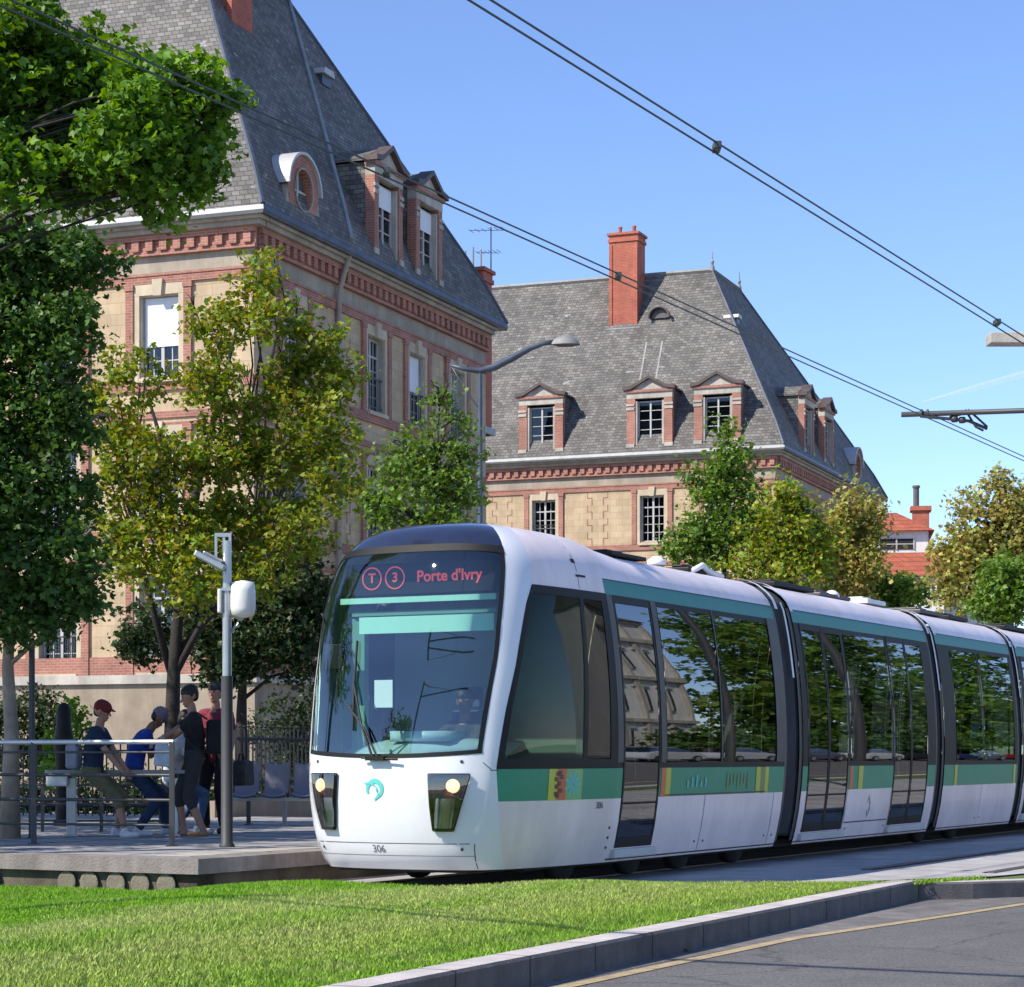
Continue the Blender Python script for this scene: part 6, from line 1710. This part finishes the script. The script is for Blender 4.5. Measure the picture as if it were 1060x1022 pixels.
    if cap:
        cpm = hull([(hc + hu * .055 - f * .02, .098, hc + hu * .05 + f * .02, .092), (hc + hu * .05 + f * .08, .018, hc + hu * .035 + f * .16, .010), (hc + hu * .05 + f * .08 + sidev * .045, .016, hc + hu * .035 + f * .145 + sidev * .035, .009), (hc + hu * .05 + f * .08 - sidev * .045, .016, hc + hu * .035 + f * .145 - sidev * .035, .009)], .008, 3)
        add_mesh('cap', cpm, cap, t)
        add_mesh('hair', hull([(hc - f * .055 - hu * .02, .055, hc - f * .05 + hu * .03, .065)], .01, 2), m_hair, t)
    else:
        hr = [(hc + hu * .055 - f * .035, .090, hc + hu * .06 + f * .018, .078), (hc - f * .055 - hu * .02, .058, hc - f * .05 + hu * .03, .075)]
        for s in (-1, 1): hr.append((hc + sidev * s * .055 + hu * .05, .042, hc + sidev * s * .060 + hu * .02 - f * .02, .038))
        add_mesh('hair', hull(hr, .009, 2), m_hair, t)
    return t, neck, sh, arm_pts, up2
c_navy = cloth('navy_cloth', (.015, .028, .06)); c_blue = cloth('blue_cloth', (.012, .045, .26)); c_black = cloth('black_cloth', (.010, .010, .012)); c_mar = cloth('maroon_cloth', (.19, .025, .04))
c_jean = cloth('denim', (.07, .12, .22)); c_jeand = cloth('dark_denim', (.02, .04, .09)); c_khaki = cloth('khaki_cloth', (.13, .12, .055)); c_redcap = cloth('dark_red_cloth', (.15, .018, .018)); c_greycap = cloth('grey_violet_cloth', (.17, .13, .17))
c_grey = cloth('dark_grey_cloth', (.035, .035, .035)); c_white = cloth('white_cloth', (.55, .54, .52)); m_shoew = M('white_shoe', (.55, .54, .55), .6, var=.1); m_shoet = M('tan_sandal', (.42, .24, .09), .7, var=.1); m_shoeb = M('black_shoe', (.03, .03, .03), .5, var=.1)

def pl_(px, Y): q = at(px, 784, Y); return Vector((q.x, Y, PZ))
# perched man in the red cap, facing right
ph = pl_(96, 26.9)
person('man in a dark red cap and navy shirt perched on the leaning bench, facing right', ph, R(-8), .80, R(4), [(.45, -.14), (.24, .16)], [(.46, -.16, .74), (.44, .05, .76)], c_navy, c_khaki, cap=c_redcap, shoe=m_shoew, shorts=True, bend=R(10), nod=R(2))
t = empty('shoulder_bag', ph, R(-8), 'pale grey bag strapped across the back of the man in the red cap', 'bag')
m = MB(); m.box(-.30, -.15, -.16, .10, .82, 1.12); m.build('pouch', cloth('pale_bag_cloth', (.30, .32, .36)), t, bevel=.04)
m = MB(); m.tube([(-.16, -.12, 1.10), (-.06, -.18, 1.28), (.09, -.10, 1.33), (.17, .06, 1.15)], .018, 6, flat=.4); m.build('strap', c_grey, t)
# bending man in the grey cap and blue shirt
person('man in grey cap and bright blue shirt bent forward right of the red cap', pl_(138, 27.3), R(12), .80, R(10), [(.05, -.14), (.40, .14)], [(.36, .12, 1.12), (.44, -.10, .84)], c_blue, c_jeand, skin=m_skind, cap=c_greycap, shoe=m_shoew, bend=R(22), head_turn=R(40), nod=R(22))
t = empty('hand_bag', pl_(168, 26.7), 0, 'small pale plastic bag hanging beside the man in the blue shirt', 'bag')
m = MB(); m.prism([(-.10, .86), (.09, .84), (.12, 1.05), (.04, 1.14), (-.08, 1.12)], -.05, .05); m.build('bag_body', cloth('pale_plastic', (.45, .50, .56)), t, bevel=.02)
m = MB(); m.tube([(-.03, 0, 1.12), (0, 0, 1.24), (.03, 0, 1.12)], .008, 6); m.build('bag_handle', c_white, t)
# third sitter in jeans between the group
person('person in a white shirt and light jeans half hidden behind the man in black', pl_(178, 28.0), R(20), .72, R(8), [(.30, -.15), (.05, .20)], [(.34, -.10, 1.05), (.30, .12, .95)], c_white, c_jean, shoe=m_shoew, bend=R(8), nod=R(15))
# standing man in black, facing left
pb_ = pl_(201, 27.1)
person('standing man in black t-shirt and dark shorts with a backpack, facing left', pb_, R(190), .93, R(-3), [(.12, -.12), (-.10, .14)], [(.42, .10, 1.13), (.36, -.16, 1.08)], c_black, c_grey, hair='short', shoe=m_shoet, shorts=True, bend=R(10), nod=R(14), sandal=True, scale=1.03)
t = empty('backpack', pb_, R(190), 'large black backpack on the back of the standing man in black', 'backpack')
m = MB(); m.box(-.36, -.15, -.16, .16, 1.00, 1.42); m.box(-.42, -.34, -.12, .12, 1.03, 1.24); m.build('pack', c_black, t, bevel=.075)
m = MB()
for s in (-.11, .11): m.tube([(-.16, s, 1.42), (-.02, s, 1.51), (.10, s, 1.42), (.12, s, 1.22), (-.02, s * 1.4, 1.05), (-.16, s, 1.02)], .022, 6, flat=.4)
m.build('strap', c_grey, t)
# standing man in maroon, facing the camera
pm = pl_(224, 28.3)
person('standing man in maroon t-shirt and dark trousers behind the mast, facing the camera', pm, R(-112), .95, R(2), [(.02, -.13), (.10, .15)], [(.05, -.24, .86), (.18, .28, .92)], c_mar, c_black, shoe=m_shoeb, scale=1.06)
t = empty('holdall', pm, R(-100), 'dark holdall held low by the man in maroon', 'bag')
m = MB(); m.prism([(-.25, .60), (.22, .60), (.26, .80), (.16, .92), (-.18, .92)], .22, .44); m.build('bag_body', c_grey, t, bevel=.04)
m = MB(); m.tube([(-.12, .33, .90), (-.06, .33, 1.0), (.08, .33, 1.0), (.14, .33, .90)], .012, 6); m.build('bag_handle', c_black, t)
# tram driver
dv = tram.matrix_basis if False else None
Lm = Matrix.Translation(tram.location) @ Matrix.Rotation(tram.rotation_euler.z, 4, 'Z')
q = Lm @ Vector((-.98, -.08, .30)); person('tram driver in a dark jacket seated at the controls behind the cab side window', q, tram.rotation_euler.z + math.pi, .78, R(2), [(.55, -.12, .1), (.55, .14, .1)], [(.50, -.22, 1.02), (.48, .20, 1.02)], c_grey, c_black, skin=m_skind, sleeve='long', shoe=m_shoeb, nod=R(6))
# ------------------------------------------------------------------ the other side of the boulevard (seen mirrored in the tram windows)
m_tyre = M('tyre_rubber', (.02, .02, .02), .85, var=.2); m_rim = M('wheel_rim', (.4, .4, .4), .35, .7, var=.1); m_cglass = glass_mat('car_glass', (.12, .14, .15), .15)
def car(p_, s_, label, col):
    t = empty('parked_car', pw(p_, s_, -.195), math.atan2(D.y, D.x), label, 'car', 'cars parked across the boulevard')
    pr = [(-2.05, .35), (-2.10, .62), (-2.0, .85), (-1.75, .95), (-1.30, 1.02), (1.05, .95), (1.75, .82), (2.05, .68), (2.12, .45), (2.05, .28), (-1.95, .25)]
    m = MB()
    secs = [(-.84, .94), (-.80, 1.0), (.80, 1.0), (.84, .94)]
    m.grid([[(x * k, y, .55 + (z - .55) * k) for x, z in pr + pr[:1]] for y, k in secs]); 
    for y, k in (secs[0], secs[-1]): m.add([(x * k, y, .55 + (z - .55) * k) for x, z in pr], [tuple(range(len(pr)))])
    cab_ = [(-1.85, .93), (-1.45, 1.36), (-1.0, 1.46), (.05, 1.45), (.40, 1.36), (1.12, .95)]
    m.prism([(-1.45, 1.36), (-1.0, 1.45), (.05, 1.44), (.40, 1.36), (.05, 1.40), (-1.0, 1.41)], -.66, .66)
    m.build('body', M('car_paint', col, .3, .2, var=.03, coat=.8), t, smooth=True, ang=35)
    g = MB(); n = len(cab_)
    g.add([(x, -.76 if z < 1 else -.62, z) for x, z in cab_] + [(x, .76 if z < 1 else .62, z) for x, z in cab_], [tuple(range(n)), tuple(range(2 * n - 1, n - 1, -1))] + [(i, i + 1, n + i + 1, n + i) for i in range(n - 1)])
    g.build('window', m_cglass, t)
    for x in (-1.28, 1.32):
        for y in (-.80, .80):
            w = MB(); w.lathe([(.20, -.10), (.31, -.09), (.32, 0), (.31, .09), (.20, .10)], n=20, T=lambda v: Vector((x + v.x, y + v.z, .32 + v.y))); o = w.build('wheel', m_tyre, t, smooth=True)
            w = MB(); w.lathe([(.19, -.105), (.19, .105)], n=16, T=lambda v: Vector((x + v.x, y + v.z, .32 + v.y))); w.build('rim', m_rim, o)
    for y in (-.6, .6):
        l = MB(); l.box(1.90, 2.06, y - .15, y + .15, .62, .74); l.build('headlight', m_chrome, t, bevel=.02)
for i, (s_, col, nm) in enumerate(((57, (.6, .6, .6), 'white'), (63, (.55, .56, .58), 'silver'), (69, (.012, .02, .09), 'dark blue'), (75.5, (.6, .6, .58), 'cream'), (82, (.02, .02, .025), 'black'), (89, (.02, .03, .12), 'navy'), (97, (.25, .02, .02), 'dark red'), (105, (.10, .11, .12), 'dark grey'))):
    car(6.8 + .1 * (i % 2), s_, nm + ' parked car across the boulevard, mirrored in the tram windows', col)
for i, s_ in enumerate((74, 79.5, 85, 92, 100, 109)):
    f0 = pw(9.8 + (i % 2), s_, -.1); base = f0
    L = [(f0 + Vector((dx, dy, z)), (r * 1.25, r * 1.25, r)) for dx, dy, z, r in ((0, 0, 7.5, 2.2), (0, 0, 3.2, 1.8), (1.8, 1.8, 3.6, 1.6), (.5, 0, 11.5, 2.2), (0, .5, 13.5, 1.8), (1.5, .6, 6, 1.7), (-1.5, -.4, 5.8, 1.7), (.3, 1.4, 5.2, 1.6), (-.2, -1.4, 4.6, 1.5), (.2, .1, 9.4, 1.6))]
    tree('street_tree', base, [base, f0 + Vector((.05, 0, 3)), f0 + Vector((0, .1, 6)), f0 + Vector((0, 0, 8.5))], .2, L, (m_lf_mid, m_lf_maple, m_lf_dark)[i % 3], m_bark, ('nearest', 'second', 'third', 'fourth', 'fifth', 'farthest')[i] + ' tall street tree across the boulevard, mirrored in the tram windows', 50 + i, n_twig=230, per=14, size=.42, spread=.5, shell=.4, group='trees across the boulevard')
# pale stone building across the boulevard
f0 = pw(11.5, 62, -.1)
t = empty('stone_building', f0, math.atan2(D.y, D.x) + math.pi, 'pale stone building across the boulevard, mirrored in the first tram door', 'building')
m = MB(); m.box(-9, 4, 0, 8, 0, 13, 0)
for z in (3.6, 7.2, 10.8, 12.7): m.box(-9.15, 4.15, -.25, -.002, z, z + .3, 1)
for k in range(7):
    x = -8.4 + 1.9 * k; m.box(x - .55, x - .35, -.18, -.003, 0, 12.7, 1); 
m.build('wall', [m_wall_w, m_ledge], t)
for k in range(6):
    for z in (1.0, 4.6, 8.2):
        x = -7.85 + 1.9 * k; w = MB(); w.box(x + .2, x + .95, -.10, -.003, z, z + 1.8, 0); w.box(x + .5, x + .6, -.14, -.101, z, z + 2.0, 1); w.box(x - .1, x + 1.2, -.14, -.003, z + 2.0, z + 2.2, 1); w.build('window', [m_room, m_wframe], t)
m = MB(); m.add([(-9.3, -.4, 13.0), (4.3, -.4, 13.0), (4.3, 8.4, 13), (-9.3, 8.4, 13), (-7, 4, 17), (2, 4, 17)], [(0, 1, 5, 4), (1, 2, 5), (2, 3, 4, 5), (3, 0, 4)]); m.build('roof', m_slate, t)
# hedge behind the cars
hd_ = empty('hedge', pw(9, 57, -.1), 0, 'dense dark green hedge behind the parked cars across the boulevard', 'hedge')
crown('foliage', [(pw(9, 66 + 4.5 * k, 1.5) - pw(9, 57, -.1), (2.2, 1.8, 1.5)) for k in range(11)], 900, 12, .35, m_lf_dark, hd_, 77, spread=.4, shell=.2)
sm = MB()
for k in range(12): q_ = pw(9, 58 + 4.6 * k, -.1) - pw(9, 57, -.1); sm.tube([q_, q_ + Vector((0, 0, 1.2))], .05, 6)
sm.build('stem', m_bark, hd_)
# plane tree left of the camera, mirrored in the windscreen
f0 = Vector((-15.5, 10.5, -.1))
L = [(f0 + Vector((dx, dy, z)), (r, r, r)) for dx, dy, z, r in ((0, 0, 7.0, 1.9), (1.2, .6, 5.6, 1.4), (-1.4, -.4, 5.6, 1.5), (.3, 1.3, 4.6, 1.4), (0, -1.1, 4.2, 1.3))]
tree('plane_tree', f0, [f0, f0 + Vector((0, 0, 3)), f0 + Vector((0, .1, 5.5)), f0 + Vector((0, 0, 7))], .2, L, m_lf_maple, m_bark, 'tree standing left of the camera, mirrored in the tram windscreen', 70, n_twig=150, per=16, size=.3, spread=.35)
